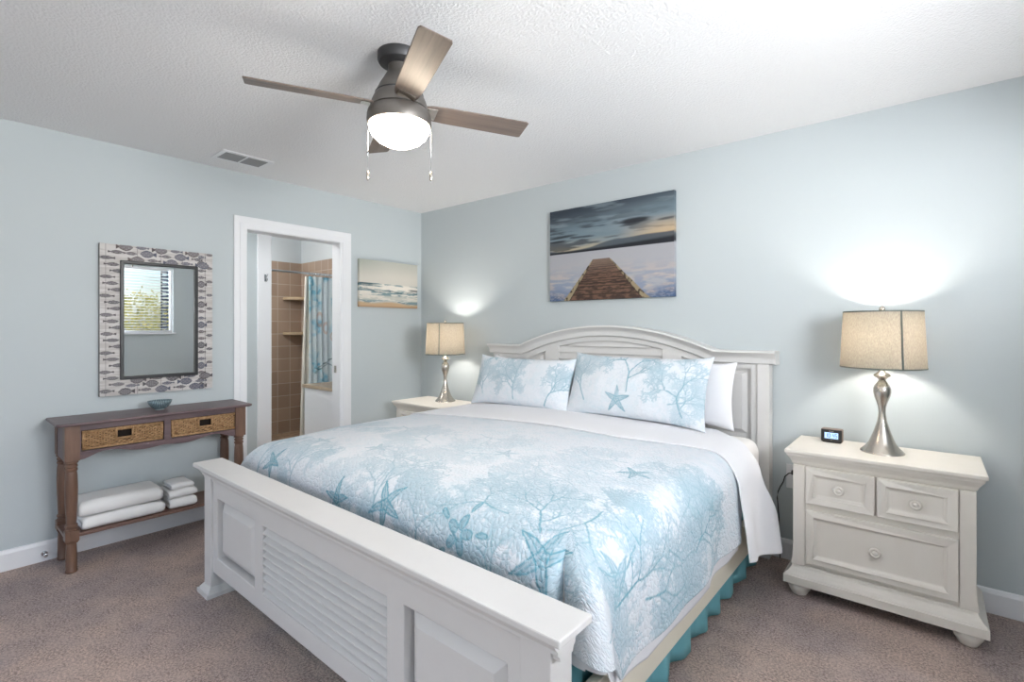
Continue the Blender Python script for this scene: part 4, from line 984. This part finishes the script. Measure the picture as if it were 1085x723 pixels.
b = B().prism([ap], 'x', cx1-.028, cx1-.012)
b.box(cx1-.028, cx1-.012, cy0+.07, cy1-.07, .757, .790); b.box(cx1-.028, cx1-.012, cy0+.07, -2.612, .645, .757); b.box(cx1-.028, cx1-.012, -1.822, cy1-.07, .645, .757); b.box(cx1-.028, cx1-.012, -2.232, -2.198, .645, .757)
b.build('front_apron', M_console, cs)
for y in (cy0+.012, cy1-.028): B().box(cx0+.04, cx1-.04, y, y+.016, .60, .79).build('side_apron', M_console, cs)
B().box(cx0+.04, cx0+.055, cy0+.03, cy1-.03, .62, .79).build('back_apron', M_console, cs)
leg_prof = [(.026,.600),(.030,.596),(.030,.588),(.022,.582),(.027,.576),(.027,.568),(.022,.562),(.027,.556),(.027,.548),(.023,.542),(.026,.52),(.028,.46),(.027,.38),(.023,.30),(.0215,.262),(.027,.256),(.027,.246),(.022,.240),(.028,.234),(.028,.226)]
for x in (cx0+.028, cx1-.012-.020):
    for y in (cy0+.040, cy1-.040):
        b = B().box(x-.031, x+.031, y-.031, y+.031, .600, .790)
        b.lathe([(r_q, z) for r_q, z in leg_prof[::-1]], (x,y,0), 24)
        b.frustum((x-.022,x+.022,y-.022,y+.022), .160, (x-.029,x+.029,y-.029,y+.029), .175).box(x-.029,x+.029,y-.029,y+.029,.175,.226)
        b.lathe([(.020,.0),(.026,.004),(.027,.014),(.024,.020),(.0245,.10),(.022,.15),(.020,.162)], (x,y,0), 24)
        b.build('leg', M_cleg, cs, auto=35)
B().box(cx0+.01, cx1-.018, cy0+.012, cy1-.012, .186, .205).build('lower_shelf', M_shelf, cs, bevel=.003)
def basket(y0, y1):
    bk = B().box(.06, cx1-.052, y0+.01, y1-.01, .648, .75).build('drawer', M_wickshade, cs)
    bk['label'] = 'wicker basket drawer'
    x0 = cx1-.022; z0, z1 = .650, .752; ymid = (y0+y1)/2; hw = .038
    b = B(); rows = 9; hgt = (z1-z0-.020)/rows; ny = 130
    for k in range(rows):
        z = z0+.010+k*hgt
        for (ya, yb) in (((y0+.008, ymid-hw), (ymid+hw, y1-.008)) if .35*rows < k+.5 < .92*rows else ((y0+.008, y1-.008),)):
            n = max(4, int((yb-ya)/(y1-y0)*ny)); vs = []
            for i in range(n+1):
                y = ya+(yb-ya)*i/n; a = .0045*math.sin((y-y0)*2*PI/.024+k*PI); jz = .0012*math.sin(y*90+k*2)
                vs += [(x0+a, y, z+.0008+jz), (x0+a+.0028, y, z+hgt*.5+jz), (x0+a, y, z+hgt-.0008+jz)]
            b.add(vs, [(3*i+q,3*i+3+q,3*i+4+q,3*i+1+q) for i in range(n) for q in (0,1)])
    yy_ = y0+.014
    while yy_ < y1-.01:
        if abs(yy_-ymid) > hw+.003: b.tube([(x0-.001,yy_,z0+.004),(x0-.001,yy_,z1-.004)], .0032, 6)
        yy_ += .012
    b.build('woven_front', M_wick, bk, fix=False, smooth=True)
    f = B()
    for z in (z0+.004, z1-.005): f.tube([(x0+.003,y0+.004,z),(x0+.003,y1-.004,z)], .0065, 8)
    for y in (y0+.006, y1-.006): f.tube([(x0+.003,y,z0),(x0+.003,y,z1)], .005, 8)
    zc0, zc1 = z0+.040, z1-.012
    for y in (ymid-hw, ymid+hw): f.tube([(x0+.005,y,zc0-.004),(x0+.005,y,z1-.004)], .006, 8)
    f.tube([(x0+.005,ymid-hw,zc0),(x0+.005,ymid+hw,zc0)], .006, 8)
    f.tube([(x0+.005,ymid-hw,zc1),(x0+.005,ymid+hw,zc1)], .006, 8)
    f.build('wicker_rim', M_wick, bk, smooth=True)
basket(-2.610,-2.234); basket(-2.196,-1.824)
# bowl
bw = thing('bowl', (.17,-2.214,.806), 'small dark teal patterned bowl on top of the console table', 'bowl')
M_bowl = mat('bowl_glaze', (70,92,102), .25); nb = M_bowl.node_tree
chk = nb.nodes.new('ShaderNodeTexChecker'); chk.inputs['Scale'].default_value = 1; chk.inputs[1].default_value = L3(44,64,76)+(1,); chk.inputs[2].default_value = L3(140,160,166)+(1,)
uvn = nb.nodes.new('ShaderNodeTexCoord'); sp_ = nb.nodes.new('ShaderNodeSeparateXYZ'); at_ = nb.nodes.new('ShaderNodeMath'); at_.operation = 'ARCTAN2'
cbn = nb.nodes.new('ShaderNodeCombineXYZ'); m1 = nb.nodes.new('ShaderNodeMath'); m1.operation = 'MULTIPLY'; m1.inputs[1].default_value = 7; m2 = nb.nodes.new('ShaderNodeMath'); m2.operation = 'MULTIPLY'; m2.inputs[1].default_value = 130
ad = nb.nodes.new('ShaderNodeMath'); ad.operation = 'ADD'; sb_ = nb.nodes.new('ShaderNodeMath'); sb_.operation = 'SUBTRACT'
lk = nb.links; lk.new(uvn.outputs['Object'], sp_.inputs[0]); lk.new(sp_.outputs[1], at_.inputs[0]); lk.new(sp_.outputs[0], at_.inputs[1]); lk.new(at_.outputs[0], m1.inputs[0]); lk.new(sp_.outputs[2], m2.inputs[0])
lk.new(m1.outputs[0], ad.inputs[0]); lk.new(m2.outputs[0], ad.inputs[1]); lk.new(m1.outputs[0], sb_.inputs[0]); lk.new(m2.outputs[0], sb_.inputs[1]); lk.new(ad.outputs[0], cbn.inputs[0]); lk.new(sb_.outputs[0], cbn.inputs[1]); cbn.inputs[2].default_value = .5
lk.new(cbn.outputs[0], chk.inputs[0]); lk.new(chk.outputs[0], nb.nodes['Principled BSDF'].inputs['Base Color'])
B().lathe([(.024,.004),(.030,.007),(.046,.020),(.058,.038),(.064,.056),(.061,.056),(.054,.038),(.042,.022),(.026,.011),(.001,.009)], (.17,-2.214,.806), 40, cap=False).build('body', M_bowl, bw, smooth=True)
B().lathe([(.024,0),(.025,.006),(.020,.006)], (.17,-2.214,.806), 30).build('foot_ring', mat('bowl_rim', (178,190,194), .3), bw, smooth=True)

# towels
def towel(name, x0, x1, y0, y1, z0, h, layers, label, group, seed):
    """folded cloth: a serpentine ribbon in x-z, extruded along y"""
    th = h/layers; path = []; xb, xf = x0+th*.55, x1-th*.55; r = random.Random(seed)
    for k in range(layers):
        z = z0+th*(k+.5); xs = np.linspace(xb, xf, 14) if k % 2 == 0 else np.linspace(xf, xb, 14)
        for x in xs: path.append((x, z))
        if k < layers-1:
            cx = xf if k % 2 == 0 else xb; sg = 1 if k % 2 == 0 else -1
            for a in np.linspace(-PI/2, PI/2, 7)[1:-1]: path.append((cx+sg*th*.5*math.cos(a), z+th*.5+th*.5*math.sin(a)))
    # thick ribbon outline
    hw = th*.49; Lf, Rt = [], []
    for i, p in enumerate(path):
        a = path[max(i-1,0)]; b_ = path[min(i+1,len(path)-1)]; d = math.hypot(b_[0]-a[0], b_[1]-a[1]); nx, nz = -(b_[1]-a[1])/d, (b_[0]-a[0])/d
        Lf.append((p[0]+nx*hw, p[1]+nz*hw)); Rt.append((p[0]-nx*hw, p[1]-nz*hw))
    loop = Lf+Rt[::-1]; n = len(loop); ny = 26; b = B(); vs = []
    def dz(x, y): return (mnoise.noise(Vector((x*9+seed, y*9, seed)))*.006)
    for i in range(ny):
        t = i/(ny-1); y = y0+(y1-y0)*t; e = min(t, 1-t)*(y1-y0); sc = 1-.35*max(0, 1-e/.012)**2
        for j, (x, z) in enumerate(loop):
            zc = path[j][1] if j < len(path) else path[2*len(path)-1-j][1]; f = (z-z0)/h
            vs.append((x+.006*mnoise.noise(Vector((y*7+seed, z*30, 1)))*1.0, y+.004*mnoise.noise(Vector((x*12, z*60, seed)))*(1 if t in (0,1) else .3), z0+(zc-z0+(z-zc)*sc)+dz(x,y)*f-.006*f*(2*t-1)**2))
    fs = []
    for i in range(ny-1):
        for j in range(n): j2 = (j+1) % n; fs.append((i*n+j, i*n+j2, (i+1)*n+j2, (i+1)*n+j))
    m = len(path)
    for i_, rev in ((0,0),((ny-1),1)):
        for j in range(m-1): q = (i_*n+j, i_*n+j+1, i_*n+n-2-j, i_*n+n-1-j); fs.append(q if rev else q[::-1])
    o = b.add(vs, fs).build(name, M_towel, smooth=True, fix=False)
    o.data.validate(); bm = bmesh.new(); bm.from_mesh(o.data); bmesh.ops.recalc_face_normals(bm, faces=bm.faces); bm.to_mesh(o.data); bm.free()
    return tag(o, label, 'towel', group)
g1 = 'folded white bath towels on the console shelf'; g2 = 'small folded white towels on the console shelf'
towel('bath_towel', .075, .300, -2.605, -2.225, .205, .070, 2, 'large folded white towel at the bottom of the wider stack', g1, 1)
towel('bath_towel', .070, .292, -2.620, -2.235, .277, .085, 2, 'large folded white towel on top of the wider stack', g1, 2)
towel('hand_towel', .110, .295, -2.195, -2.052, .205, .062, 2, 'small folded white towel at the bottom of the narrow stack', g2, 3)
towel('hand_towel', .105, .290, -2.200, -2.048, .269, .048, 2, 'small folded white towel in the middle of the narrow stack', g2, 4)
towel('washcloth', .115, .280, -2.185, -2.065, .319, .036, 2, 'small white washcloth on top of the narrow towel stack', g2, 5)

# door stop on the baseboard
ds = thing('door_stop', (.016,-2.722,.045), 'small chrome door stop on the left baseboard', 'door stop')
b = B(); b.lathe([(.014,0),(.014,.004),(.005,.006),(.005,.040),(.009,.041),(.009,.052),(.003,.054)], (0,0,0), 16)
b.v = [(.016+p[2], -2.722+p[0], .045+p[1]) for p in b.v]; b.build('bumper', M_chrome, ds, auto=40)
